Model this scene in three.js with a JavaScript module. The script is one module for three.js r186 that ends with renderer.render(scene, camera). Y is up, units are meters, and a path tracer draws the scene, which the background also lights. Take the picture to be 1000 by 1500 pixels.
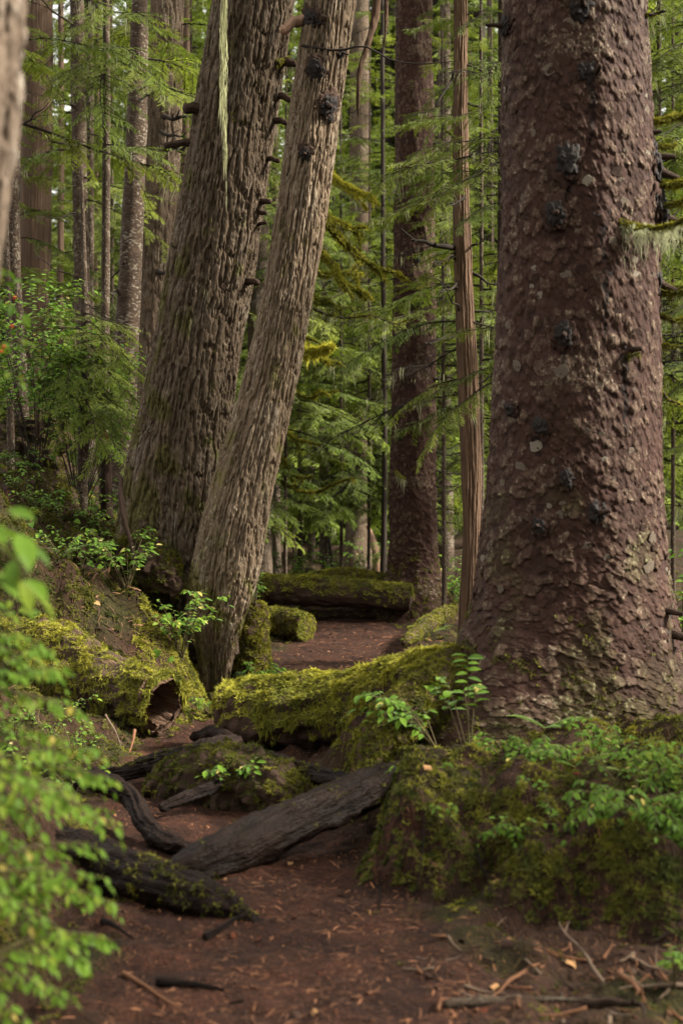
import * as THREE from 'three';
import { mergeGeometries } from 'three/addons/utils/BufferGeometryUtils.js';
import { createNoise2D, createNoise3D } from 'simplex-noise';

// ---------------------------------------------------------------- camera, sky, sun, exposure
const scene = new THREE.Scene();
const EYE = 1.5, FOV = 39.6, F = 750 / Math.tan((FOV / 2) * Math.PI / 180);      // F: focal length in photo pixels (1000 x 1500)
const camera = new THREE.PerspectiveCamera(FOV, 1000 / 1500, 0.1, 400);
camera.position.set(0, EYE, 0);
camera.focus = 11.2; camera.userData.fStop = 2.5;

{ // bright overcast sky seen through gaps in the canopy
  const W = 64, H = 32, data = new Float32Array(W * H * 4);
  for (let j = 0; j < H; j++) {
    const el = ((j + 0.5) / H - 0.5) * Math.PI, s = Math.max(0, Math.sin(el));
    const L = el < 0 ? 0.12 : 0.35 + 0.31 * s;
    for (let i = 0; i < W; i++) data.set([L * 1.01, L, L * 0.97, 1], (j * W + i) * 4);
  }
  const sky = new THREE.DataTexture(data, W, H, THREE.RGBAFormat, THREE.FloatType);
  sky.mapping = THREE.EquirectangularReflectionMapping; sky.magFilter = THREE.LinearFilter; sky.needsUpdate = true;
  scene.background = sky; scene.environment = sky;
}
const sun = new THREE.DirectionalLight(new THREE.Color(1, 0.95, 0.84), 5.0);
sun.position.set(24, 18.5, -8.8); sun.target.position.set(0, 0, -10);
sun.castShadow = true; sun.shadow.radius = 22; sun.shadow.mapSize.set(2048, 2048);
Object.assign(sun.shadow.camera, { left: -40, right: 40, top: 40, bottom: -40, near: 0.5, far: 160 });
sun.name = 'sun'; scene.add(sun, sun.target);
const renderer = new THREE.WebGLRenderer({ antialias: true });
renderer.toneMapping = THREE.LinearToneMapping;
renderer.toneMappingExposure = 3.9;
renderer.shadowMap.enabled = true;

// ---------------------------------------------------------------- helpers
const V = (x, y, z) => new THREE.Vector3(x, y, z);
const TAU = Math.PI * 2, clamp = (x, a = 0, b = 1) => Math.min(b, Math.max(a, x)), lerp = (a, b, t) => a + (b - a) * t;
const smooth = (a, b, x) => { const t = clamp((x - a) / (b - a)); return t * t * (3 - 2 * t); };
function rng(seed) { let a = seed * 2654435761 >>> 0 || 1; return () => { a |= 0; a = a + 0x6D2B79F5 | 0; let t = Math.imul(a ^ a >>> 15, 1 | a); t = t + Math.imul(t ^ t >>> 7, 61 | t) ^ t; return ((t ^ t >>> 14) >>> 0) / 4294967296; }; }
const n2 = createNoise2D(rng(11)), n3 = createNoise3D(rng(12));
const fbm2 = (x, y, o = 3) => { let s = 0, a = 1, t = 0; for (let i = 0; i < o; i++) { s += a * n2(x, y); t += a; a *= 0.5; x *= 2.03; y *= 2.03; } return s / t; };
const fbm3 = (x, y, z, o = 3) => { let s = 0, a = 1, t = 0; for (let i = 0; i < o; i++) { s += a * n3(x, y, z); t += a; a *= 0.5; x *= 2.03; y *= 2.03; z *= 2.03; } return s / t; };
const px = (x, y, d) => V((x - 500) / F * d, EYE - (y - 750) / F * d, -d);       // a photo pixel at a known distance
const pl = (x, table) => { if (x <= table[0][0]) return table[0][1]; for (let i = 1; i < table.length; i++) if (x <= table[i][0]) { const [a, b] = [table[i - 1], table[i]]; const t = (x - a[0]) / (b[0] - a[0]); return lerp(a[1], b[1], t * t * (3 - 2 * t)); } return table[table.length - 1][1]; };
const rgb = (r, g, b) => new THREE.Color().setRGB(r, g, b);
const taken = {};
function named(o, name) { taken[name] = (taken[name] ?? -1) + 1; o.name = taken[name] ? name + '_' + String(taken[name]).padStart(3, '0') : name; return o; }
function tag(o, label, category, group) { o.userData.label = label; o.userData.category = category; if (group) o.userData.group = group; return o; }
function thing(name, label, category, pos = V(0, 0, 0), group) { const g = named(new THREE.Group(), name); g.position.copy(pos); scene.add(g); return tag(g, label, category, group); }
function mesh(name, geo, mat, parent, off) {                                         // parts are built in world coordinates; off moves them to the thing's own base
  const m = new THREE.Mesh(geo, mat); m.castShadow = m.receiveShadow = true;
  if (parent === scene || !parent) { named(m, name); scene.add(m); } else { m.name = name; parent.add(m); if (off) m.position.set(-off.x, -off.y, -off.z); }
  return m;
}
function inst(name, geo, mat, items, parent, off) {
  const m = new THREE.InstancedMesh(geo, mat, items.length); m.castShadow = m.receiveShadow = true; m.userData.kind = 'stuff';
  items.forEach((it, i) => { m.setMatrixAt(i, it.m); if (it.c) m.setColorAt(i, it.c); });
  if (parent === scene) { named(m, name); scene.add(m); } else { m.name = name; parent.add(m); if (off) m.position.set(-off.x, -off.y, -off.z); }
  return m;
}

// ---------------------------------------------------------------- computed textures (bark, litter): colour arrays + the height that also shapes the mesh
const hash = (x, y, s = 0) => { let h = Math.imul(x, 374761393) + Math.imul(y, 668265263) + Math.imul(s, 1274126177) | 0; h = Math.imul(h ^ h >>> 13, 1274126177); return ((h ^ h >>> 16) >>> 0) / 4294967296; };
const mod = (a, n) => ((a % n) + n) % n;
function pnoise(x, y, nx, ny, s) {            // periodic value noise: x in 0..1 holds nx cells
  x *= nx; y *= ny; const ix = Math.floor(x), iy = Math.floor(y); let fx = x - ix, fy = y - iy; fx = fx * fx * (3 - 2 * fx); fy = fy * fy * (3 - 2 * fy);
  const a = hash(mod(ix, nx), mod(iy, ny), s), b = hash(mod(ix + 1, nx), mod(iy, ny), s), c = hash(mod(ix, nx), mod(iy + 1, ny), s), d = hash(mod(ix + 1, nx), mod(iy + 1, ny), s);
  return lerp(lerp(a, b, fx), lerp(c, d, fx), fy) * 2 - 1;
}
const pfbm = (x, y, nx, ny, s, o = 4) => { let v = 0, a = 1, t = 0; for (let i = 0; i < o; i++) { v += a * pnoise(x, y, nx, ny, s + i); t += a; a *= 0.55; nx *= 2; ny *= 2; } return v / t; };
function cells(x, y, nx, ny, s, jit = 0.9) {  // periodic Voronoi: [nearest, gap to the second, id x, id y, offset x, offset y]
  x *= nx; y *= ny; const ix = Math.floor(x), iy = Math.floor(y); let d1 = 9, d2 = 9, cx = 0, cy = 0, ox = 0, oy = 0;
  for (let j = -1; j <= 1; j++) for (let i = -1; i <= 1; i++) {
    const gx = mod(ix + i, nx), gy = mod(iy + j, ny), dx = ix + i + 0.5 + (hash(gx, gy, s) - 0.5) * jit - x, dy = iy + j + 0.5 + (hash(gx, gy, s + 7) - 0.5) * jit - y, d = Math.hypot(dx, dy);
    if (d < d1) { d2 = d1; d1 = d; cx = gx; cy = gy; ox = dx; oy = dy; } else if (d < d2) d2 = d;
  }
  return [d1, d2 - d1, cx, cy, ox, oy];
}
function makeTex(W, H, fn) {                  // fn(u, v) -> [r, g, b (linear), height 0..1]
  const col = new Uint8Array(W * H * 4), hgt = new Uint8Array(W * H * 4), h = new Float32Array(W * H), enc = (c) => Math.round(255 * clamp(c <= 0.0031308 ? c * 12.92 : 1.055 * Math.pow(c, 1 / 2.4) - 0.055));
  for (let j = 0; j < H; j++) for (let i = 0; i < W; i++) {
    const o = fn((i + 0.5) / W, (j + 0.5) / H), k = j * W + i, q = clamp(o[3]); h[k] = q;
    col[k * 4] = enc(o[0]); col[k * 4 + 1] = enc(o[1]); col[k * 4 + 2] = enc(o[2]); col[k * 4 + 3] = 255;
    hgt[k * 4] = hgt[k * 4 + 1] = hgt[k * 4 + 2] = Math.round(q * 255); hgt[k * 4 + 3] = 255;
  }
  const T = (d, srgb) => { const t = new THREE.DataTexture(d, W, H); t.wrapS = t.wrapT = THREE.RepeatWrapping; t.magFilter = THREE.LinearFilter; t.minFilter = THREE.LinearMipmapLinearFilter; t.generateMipmaps = true; if (srgb) t.colorSpace = THREE.SRGBColorSpace; t.needsUpdate = true; return t; };
  const at = (u, v) => { const x = mod(u * W - 0.5, W), y = mod(v * H - 0.5, H), x0 = Math.floor(x), y0 = Math.floor(y), x1 = (x0 + 1) % W, y1 = (y0 + 1) % H, fx = x - x0, fy = y - y0; return lerp(lerp(h[y0 * W + x0], h[y0 * W + x1], fx), lerp(h[y1 * W + x0], h[y1 * W + x1], fx), fy); };
  return { map: T(col, true), bump: T(hgt, false), at };
}
const mix3 = (a, b, t) => [lerp(a[0], b[0], t), lerp(a[1], b[1], t), lerp(a[2], b[2], t)];
// scaly spruce bark: plates of 5-9 cm, some bleached grey
const texSpruce = makeTex(1024, 2048, (u, v) => {
  const w1 = pfbm(u, v, 7, 14, 3), w2 = pfbm(u, v, 26, 52, 8, 3), wx = u + 0.034 * w1 + 0.012 * w2, wy = v + 0.018 * pfbm(u, v, 7, 14, 13) + 0.007 * pfbm(u, v, 26, 52, 18, 3);
  const A = cells(wx, wy, 15, 30, 1, 1), B = cells(wx + 0.3, wy, 34, 64, 5, 1), id = hash(A[2], A[3], 40), id2 = hash(B[2], B[3], 41), fine = pfbm(u, v, 60, 120, 60), patch = pfbm(u, v, 3, 6, 70);
  const lift = id * smooth(0, 0.05, A[1]) * (0.35 + 0.65 * clamp(0.5 + A[5])), lift2 = id2 * id2 * smooth(0, 0.06, B[1]) * (0.4 + 0.6 * clamp(0.5 + B[5]));
  const h = 0.10 + 0.50 * lift + 0.30 * lift2 + 0.14 * w2 + 0.05 * fine, scale = smooth(0.45, 1.0, 0.75 * id + 0.3 * id2 + 0.35 * patch + 0.2 * fine);
  let c = mix3([0.039, 0.0185, 0.0138], [0.071, 0.036, 0.027], clamp(0.5 + 0.6 * w2 + 0.4 * (id - 0.5)));
  c = mix3(c, [0.112, 0.076, 0.053], scale * 0.75); c = mix3(c, [0.33, 0.285, 0.22], smooth(0.25, 0.6, fine + 0.3 * patch) * scale * 0.6);
  const k = 1 + 0.3 * fine + 0.12 * w1; return [c[0] * k, c[1] * k, c[2] * k, h];
});
// furrowed hemlock bark: long interlaced ridges
const texHemlock = makeTex(1024, 2048, (u, v) => {
  const w1 = pfbm(u, v, 5, 5, 3), w3 = pfbm(u, v, 26, 26, 4, 3), wx = u + 0.020 * w1 + 0.010 * w3, wy = v + 0.03 * pfbm(u, v, 8, 8, 13) + 0.012 * pfbm(u, v, 30, 40, 14, 3);
  const f1 = Math.abs(pnoise(wx, wy, 22, 7, 21) + 0.4 * pnoise(wx, wy, 46, 19, 22)), f2 = Math.abs(pnoise(wx, wy, 54, 24, 25)), A = cells(wx, wy, 26, 24, 2, 1), B = cells(wx + 0.2, wy, 54, 62, 5, 1), id = hash(A[2], A[3], 43), id2 = hash(B[2], B[3], 41), fine = pfbm(u, v, 80, 80, 60), patch = pfbm(u, v, 3, 5, 70);
  const ridge = smooth(0.0, 0.36, f1), plate = id * smooth(0, 0.07, A[1]) * (0.5 + 0.5 * clamp(0.5 + A[5])), streak = pfbm(wx, wy, 60, 9, 88, 3), h = 0.02 + 0.50 * ridge + 0.10 * plate * ridge + 0.16 * smooth(0, 0.35, f2) + 0.10 * id2 * id2 * smooth(0, 0.1, B[1]) + 0.07 * fine + 0.08 * streak;
  let c = mix3([0.056, 0.039, 0.026], [0.098, 0.072, 0.05], clamp(0.5 + 0.5 * fine + 0.5 * (id - 0.5)));
  c = mix3(c, [0.20, 0.175, 0.142], smooth(0.4, 1.1, 0.3 * id + 0.25 * id2 + 0.45 * fine + 0.5 * patch + 0.6 * streak) * 0.65);
  const k = 1 + 0.28 * fine + 0.1 * w1; return [c[0] * k, c[1] * k, c[2] * k, h];
});
// thin dark bark spotted with crusty pale lichen
const texSpotted = makeTex(512, 1024, (u, v) => {
  const fine = pfbm(u, v, 30, 60, 60), B = cells(u + 0.02 * fine, v + 0.01 * fine, 14, 40, 5), id2 = hash(B[2], B[3], 41), patch = pfbm(u, v, 4, 9, 70, 4), spot = smooth(0.14, 0.42, pfbm(u, v, 26, 60, 90, 3) + 0.4 * patch);
  let c = mix3([0.030, 0.0195, 0.013], [0.062, 0.041, 0.027], id2); c = mix3(c, [0.19, 0.16, 0.12], spot * 0.65);
  const k = 1 + 0.3 * fine; return [c[0] * k, c[1] * k, c[2] * k, 0.3 + 0.3 * id2 * smooth(0, 0.2, B[1]) + 0.2 * spot + 0.15 * fine];
});
// fibrous stripped wood / cedar bark
const texFibre = makeTex(512, 1024, (u, v) => {
  const w = u + 0.03 * pfbm(u, v, 3, 2, 3), f = pfbm(w, v, 40, 3, 20, 4), g = pfbm(w, v, 12, 2, 30, 3), fine = pfbm(u, v, 80, 40, 60, 3);
  let c = mix3([0.075, 0.042, 0.026], [0.20, 0.12, 0.075], clamp(0.5 + 0.6 * f + 0.3 * g)); const k = 1 + 0.15 * fine;
  return [c[0] * k, c[1] * k, c[2] * k, clamp(0.5 + 0.45 * f + 0.3 * g + 0.1 * fine)];
});
// worn, wet root bark
const texRoot = makeTex(512, 1024, (u, v) => {
  const w = u + 0.05 * pfbm(u, v, 3, 4, 3), f = pfbm(w, v, 18, 6, 20, 4), fine = pfbm(u, v, 60, 60, 60, 3), patch = pfbm(u, v, 4, 6, 70, 3);
  let c = mix3([0.012, 0.0076, 0.0056], [0.043, 0.0275, 0.020], clamp(0.45 + 0.5 * f + 0.3 * patch)); const k = 1 + 0.2 * fine;
  return [c[0] * k, c[1] * k, c[2] * k, clamp(0.5 + 0.35 * f + 0.2 * patch + 0.15 * fine)];
});
// forest litter: needles and crumbs strewn over humus (white-balanced round 1: multiplied by the zone's colour)
const texLitter = (() => {
  const N = 1024, val = new Float32Array(N * N), hue = new Float32Array(N * N), hh = new Float32Array(N * N), r = rng(77);
  for (let j = 0; j < N; j++) for (let i = 0; i < N; i++) { const f = pfbm(i / N, j / N, 24, 24, 5, 4), k = j * N + i; val[k] = 0.36 + 0.2 * f; hue[k] = 0.3; hh[k] = 0.35 + 0.25 * f; }
  for (let s = 0; s < 9000; s++) {
    const x = r() * N, y = r() * N, a = r() * TAU, L = 5 + r() * r() * 42, w = 0.8 + r() * 1.6 * (r() < 0.15 ? 2.5 : 1), b = 0.15 + 1.0 * r() * r() + 0.2 * r(), q = r(), hgt = 0.4 + 0.5 * r();
    for (let t = 0; t < L; t += 0.7) for (let o = -w; o <= w; o += 0.7) { const X = mod(Math.round(x + Math.cos(a) * t - Math.sin(a) * o), N), Y = mod(Math.round(y + Math.sin(a) * t + Math.cos(a) * o), N), k = Y * N + X; val[k] = b; hue[k] = q; hh[k] = hgt; }
  }
  return makeTex(N, N, (u, v) => { const k = Math.floor(v * N) * N + Math.floor(u * N), b = val[k], q = hue[k]; return [b * (0.9 + 0.3 * q), b * (0.78 + 0.14 * q), b * (0.74 - 0.1 * q), hh[k]]; });
})();
const mat = (o) => new THREE.MeshPhysicalMaterial({ roughness: 0.9, specularIntensity: 0.25, ...o });
const barkOf = (t, bump, o = {}) => mat({ map: t.map, bumpMap: t.bump, bumpScale: bump, ...o });
const M = {
  spruce: barkOf(texSpruce, 0.013, { roughness: 0.82, vertexColors: true, color: rgb(0.62, 0.58, 0.54) }), spruceFar: barkOf(texSpruce, 0.016, { color: rgb(0.62, 0.58, 0.54), }), hemlock: barkOf(texHemlock, 0.018, { vertexColors: true, color: rgb(0.88, 0.85, 0.8) }), hemlockFar: barkOf(texHemlock, 0.02),
  hemlockPale: barkOf(texHemlock, 0.02, { color: rgb(1.3, 1.25, 1.2) }), hemlockBleached: barkOf(texHemlock, 0.02, { color: rgb(1.5, 1.5, 1.55) }), spotted: barkOf(texSpotted, 0.012), cedar: barkOf(texFibre, 0.02, { color: rgb(0.78, 0.8, 0.8) }), cedarFar: barkOf(texFibre, 0.02, { color: rgb(0.55, 0.58, 0.6) }), root: barkOf(texRoot, 0.022, { roughness: 0.6, specularIntensity: 0.2, color: rgb(0.36, 0.27, 0.22) }),
  logBark: barkOf(texRoot, 0.012, { color: rgb(1.6, 1.5, 1.4) }), rotten: barkOf(texFibre, 0.02, { color: rgb(0.62, 0.62, 0.62) }), redWood: barkOf(texFibre, 0.01, { color: rgb(1.0, 0.5, 0.4) }), paleWood: barkOf(texFibre, 0.008, { color: rgb(2.0, 2.05, 2.2) }),
  twig: mat({ color: rgb(0.028, 0.021, 0.016) }), twigRed: mat({ color: rgb(0.12, 0.055, 0.028) }), twigGrey: mat({ color: rgb(0.11, 0.075, 0.052) }), stem: mat({ color: rgb(0.07, 0.055, 0.025) }), knot: mat({ color: rgb(0.02, 0.016, 0.014), roughness: 0.8 }),
  plate: [0, 1, 2, 3].map((i) => mat({ color: rgb(...[[0.055, 0.03, 0.021], [0.15, 0.115, 0.085], [0.038, 0.02, 0.014], [0.25, 0.21, 0.16]][i]), bumpMap: texSpruce.bump, bumpScale: 0.004 })),
  soil: mat({ vertexColors: true, map: texLitter.map, bumpMap: texLitter.bump, bumpScale: 0.012, roughness: 0.88 }),
  moss: new THREE.MeshPhysicalMaterial({ color: 0xffffff, roughness: 1, specularIntensity: 0.2, transmission: 0.25 }), lichen: new THREE.MeshPhysicalMaterial({ color: 0xffffff, roughness: 1, specularIntensity: 0.2, transmission: 0.35 }),
  needle: new THREE.MeshPhysicalMaterial({ color: 0xffffff, roughness: 1, specularIntensity: 0.2, transmission: 0.42 }), litter: mat({ color: 0xffffff, roughness: 0.85 }),
  leaf: [[0.088, 0.17, 0.012], [0.115, 0.205, 0.015], [0.068, 0.135, 0.012], [0.15, 0.21, 0.016]].map((c) => new THREE.MeshPhysicalMaterial({ color: rgb(...c), roughness: 1, specularIntensity: 0.2, transmission: 0.42, clearcoat: 0.12, clearcoatRoughness: 0.4 })),
  leafLowTrans: [[0.088, 0.17, 0.012], [0.115, 0.205, 0.015], [0.068, 0.135, 0.012]].map((c) => new THREE.MeshPhysicalMaterial({ color: rgb(...c), roughness: 1, specularIntensity: 0.2, transmission: 0.38, clearcoat: 0.12, clearcoatRoughness: 0.4 })),  // same greens as the first leaf materials, slightly lower transmission
  yellowLeaf: new THREE.MeshPhysicalMaterial({ color: rgb(0.36, 0.29, 0.05), roughness: 1, transmission: 0.3 }), deadLeaf: mat({ color: rgb(0.30, 0.16, 0.07) }), berry: mat({ color: rgb(0.5, 0.06, 0.02), roughness: 0.35 }),
};

// ---------------------------------------------------------------- tubes: trunks, limbs, logs, roots
function tube(pts, ns, nr, o = {}) {
  const curve = new THREE.CatmullRomCurve3(pts.map((p) => V(p[0], p[1], p[2])), false, 'centripetal'), n = pts.length - 1;
  const rad = (t) => { const q = t * n, i = Math.min(n - 1, Math.floor(q)), f = q - i, g = (k) => pts[clamp(k, 0, n)][3]; const p0 = g(i - 1), p1 = g(i), p2 = g(i + 1), p3 = g(i + 2); return Math.max(0.0005, 0.5 * (2 * p1 + (p2 - p0) * f + (2 * p0 - 5 * p1 + 4 * p2 - p3) * f * f + (3 * p1 - p0 - 3 * p2 + p3) * f * f * f)); };
  const NV = (ns + 3) * (nr + 1), pos = new Float32Array(NV * 3), uv = new Float32Array(NV * 2), col = o.tint && new Float32Array(NV * 3), idx = [];
  const tu = o.tileU ?? 1.1, tv = o.tileV ?? 2.2, rm = pts.reduce((s, p) => s + p[3], 0) / pts.length, nU = o.nU ?? Math.max(1, Math.round(TAU * rm / tu)), v0 = o.v0 ?? 0, u0 = o.u0 ?? 0;
  let N = null, arc = 0, last = null; const C = V(), T = V(), B = V(), P = V();
  const endA = o.cap || o.open ? 0 : 1, endB = o.cap || o.open === true ? 0 : 1; ns += endA + endB;
  for (let i = 0; i <= ns; i++) {
    const t = clamp((i - endA) / (ns - endA - endB)), shut = (endA && i === 0) || (endB && i === ns); curve.getPoint(t, C); curve.getTangent(t, T); if (shut) C.addScaledVector(T, (i ? 1 : -1) * 0.3 * rad(t)); if (last) arc += last.distanceTo(C); last = C.clone();
    if (!N) { N = V(0, 0, -1); if (Math.abs(T.z) > 0.9) N.set(0, 1, 0); }
    N.addScaledVector(T, -N.dot(T)).normalize(); B.crossVectors(T, N);
    const r = shut ? 0.02 * rad(t) : rad(t);
    for (let j = 0; j <= nr; j++) {
      const th = (j % nr) / nr * TAU, u = j / nr * nU + u0, v = arc / tv + v0, ca = Math.cos(th), sa = Math.sin(th);
      let R = r; P.copy(N).multiplyScalar(ca).addScaledVector(B, sa);
      if (o.shape) R *= o.shape(th, t, C.y + P.y * r, P);
      if (o.tex && !shut) R += (o.tex.at(u, v) - 0.5) * o.amp;
      const k = i * (nr + 1) + j; pos[k * 3] = C.x + P.x * R; pos[k * 3 + 1] = C.y + P.y * R; pos[k * 3 + 2] = C.z + P.z * R; uv[k * 2] = u; uv[k * 2 + 1] = v;
      if (col) { const c = o.tint(th, t, pos[k * 3], pos[k * 3 + 1], pos[k * 3 + 2]); col[k * 3] = c[0]; col[k * 3 + 1] = c[1]; col[k * 3 + 2] = c[2]; }
      if (i < ns && j < nr) { const a = k, b = k + 1, c = k + nr + 1, d = c + 1; idx.push(a, b, c, b, d, c); }
    }
  }
  if (o.cap) for (const e of [0, ns]) {      // closing fans: the last ring drawn in to its middle
    const base = e * (nr + 1); let cx = 0, cy = 0, cz = 0; for (let j = 0; j < nr; j++) { cx += pos[(base + j) * 3]; cy += pos[(base + j) * 3 + 1]; cz += pos[(base + j) * 3 + 2]; }
    o.ends = o.ends || []; o.ends.push([V(cx / nr, cy / nr, cz / nr), base]);
  }
  const g = new THREE.BufferGeometry(); g.setAttribute('position', new THREE.BufferAttribute(pos, 3)); g.setAttribute('uv', new THREE.BufferAttribute(uv, 2)); if (col) g.setAttribute('color', new THREE.BufferAttribute(col, 3));
  g.setIndex(idx); g.computeVertexNormals();
  const nm = g.attributes.normal; for (let i = 0; i <= ns; i++) { const a = i * (nr + 1), b = a + nr; for (let c = 0; c < 3; c++) { const s = (nm.array[a * 3 + c] + nm.array[b * 3 + c]) / 2; nm.array[a * 3 + c] = nm.array[b * 3 + c] = s; } }
  if (o.cap) {
    const parts = [g]; for (const [c, base] of o.ends) { const q = []; const uvs = []; for (let j = 0; j < nr; j++) { const a = (base + j) * 3, b = (base + j + 1) * 3; q.push(pos[a], pos[a + 1], pos[a + 2], c.x, c.y, c.z, pos[b], pos[b + 1], pos[b + 2]); uvs.push(j / nr, 0.1, j / nr, 0, (j + 1) / nr, 0.1); } const e = new THREE.BufferGeometry(); e.setAttribute('position', new THREE.Float32BufferAttribute(q, 3)); e.setAttribute('uv', new THREE.Float32BufferAttribute(uvs, 2)); if (col) e.setAttribute('color', new THREE.Float32BufferAttribute(q.map(() => 1), 3)); e.computeVertexNormals(); parts.push(e); }
    return mergeGeometries(parts.map((p) => p.index ? p.toNonIndexed() : p));
  }
  return g;
}
const P4 = (x, y, d, r) => { const p = px(x, y, d); return [p.x, p.y, p.z, r]; };  // photo pixel + distance + radius
// random points on a mesh; keep(p, n) is the chance that a point stays
function scatter(geo, count, r, keep) {
  const p = geo.attributes.position.array, ix = geo.index?.array, nt = (ix ? ix.length : p.length / 3) / 3, cum = new Float32Array(nt), a = V(), b = V(), c = V(), n = V(), out = []; let A = 0;
  const get = (t) => { const k = ix ? [ix[t * 3], ix[t * 3 + 1], ix[t * 3 + 2]] : [t * 3, t * 3 + 1, t * 3 + 2]; a.fromArray(p, k[0] * 3); b.fromArray(p, k[1] * 3); c.fromArray(p, k[2] * 3); };
  for (let t = 0; t < nt; t++) { get(t); n.subVectors(b, a).cross(c.clone().sub(a)); A += n.length(); cum[t] = A; }
  for (let tries = 0; out.length < count && tries < count * 12; tries++) {
    const q = r() * A; let lo = 0, hi = nt - 1; while (lo < hi) { const m = lo + hi >> 1; if (cum[m] < q) lo = m + 1; else hi = m; }
    get(lo); let u = r(), v = r(); if (u + v > 1) { u = 1 - u; v = 1 - v; }
    n.subVectors(b, a).cross(c.clone().sub(a)).normalize(); const P = a.clone().multiplyScalar(1 - u - v).addScaledVector(b, u).addScaledVector(c, v);
    if (r() < keep(P, n)) out.push({ p: P, n: n.clone() });
  }
  return out;
}

// ---------------------------------------------------------------- terrain
const SPR = V(1.21, 0, -7.6);                                                          // the big spruce
const pathX = (d) => pl(d, [[0, -0.1], [4, -0.15], [5.5, -0.3], [7, -0.7], [9.3, -0.85], [10.6, -0.45], [12, 0.0], [15, 0.1], [18, 0.1], [24, 0.4], [40, 0.8]]);
const pathW = (d) => pl(d, [[0, 0.9], [5, 0.62], [7, 0.62], [9.3, 0.4], [11, 0.5], [14, 0.85], [18, 0.7], [26, 0.5]]);
const toeX = (d) => pl(d, [[0, -1.15], [4, -0.98], [6, -1.02], [8.2, -1.55], [9.3, -1.35], [10.2, -1.12], [11, -1.0], [13, -0.95], [18, -1.3], [26, -2.4]]);
const bankS = (d) => pl(d, [[0, 0.6], [5.6, 0.6], [7, 0.42], [8.2, 0.2], [9.7, 0.26], [10.6, 1.0], [14, 1.0], [30, 1.1]]);
function moundAt(x, d) {
  const e = 0.15 * n2(x * 1.7, d * 1.7) + 0.06 * n2(x * 6, d * 6), front = lerp(5.38, 4.85, clamp((x - 0.2) / 1.3)) + e, left = lerp(0.16, 0.02, clamp((d - 6) / 2)) + e * 0.8;
  let m = smooth(front - 0.05, front + 0.55, d) * smooth(left - 0.12, left + 0.24, x) * (1 - smooth(8.6, 12, d));
  const rr = Math.hypot(x - SPR.x, -d - SPR.z);
  return m * (0.37 + 0.06 * n2(x * 1.7 + 5, d * 1.7) + 0.07 * fbm2(x * 4 + 9, d * 4, 3)) + 0.10 * Math.exp(-Math.max(0, rr - 0.5) / 0.35) * smooth(left - 0.1, left + 0.3, x);
}
function H(x, z) {
  const d = -z; let h = 0;
  const t = toeX(d) - x + 0.12 * n2(x * 0.9, d * 0.9);
  if (t > 0) h += bankS(d) * (1.5 * (1 - Math.exp(-t / 0.7)) + 0.30 * Math.max(0, t - 1) * smooth(6, 10, d) * (t < 5 ? 1 : 5 / t));
  if (t > 0 && d > 8.5) h += smooth(0, 0.5, t) * smooth(8.5, 10.5, d) * (0.14 * fbm2(x * 1.3 + 31, d * 1.3, 3) + 0.07 * Math.abs(n2(x * 3.1, d * 3.1)));
  if (d > 2 && d < 14) h += moundAt(x, d);
  h += smooth(1.4, 4, x - 0.3) * 0.35 * smooth(7, 12, d);
  h += Math.max(0, d - 24) * 0.022 + smooth(55, 120, d) * 13;
  const q = Math.abs(x - pathX(d)) / pathW(d), rough = smooth(0.5, 1.5, q);
  h += 0.05 * fbm2(x * 0.7, d * 0.7) * (0.4 + rough) + (0.018 + 0.05 * rough) * fbm2(x * 3.1, d * 3.1, 3) + 0.008 * n2(x * 11, d * 11);
  if (d > 14) h += 0.25 * fbm2(x * 0.25, d * 0.25) * smooth(14, 25, d) * rough;
  return h;
}
const Hn = (x, z) => { const e = 0.03; return V(H(x - e, z) - H(x + e, z), 2 * e, H(x, z - e) - H(x, z + e)).normalize(); };
const onPath = (x, d) => 1 - smooth(0.75, 1.2, Math.abs(x - pathX(d)) / pathW(d) + 0.22 * n2(x * 2.3, d * 2.3) + 0.1 * n2(x * 8, d * 8));
const G = (x, z) => V(x, H(x, z), z);
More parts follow.
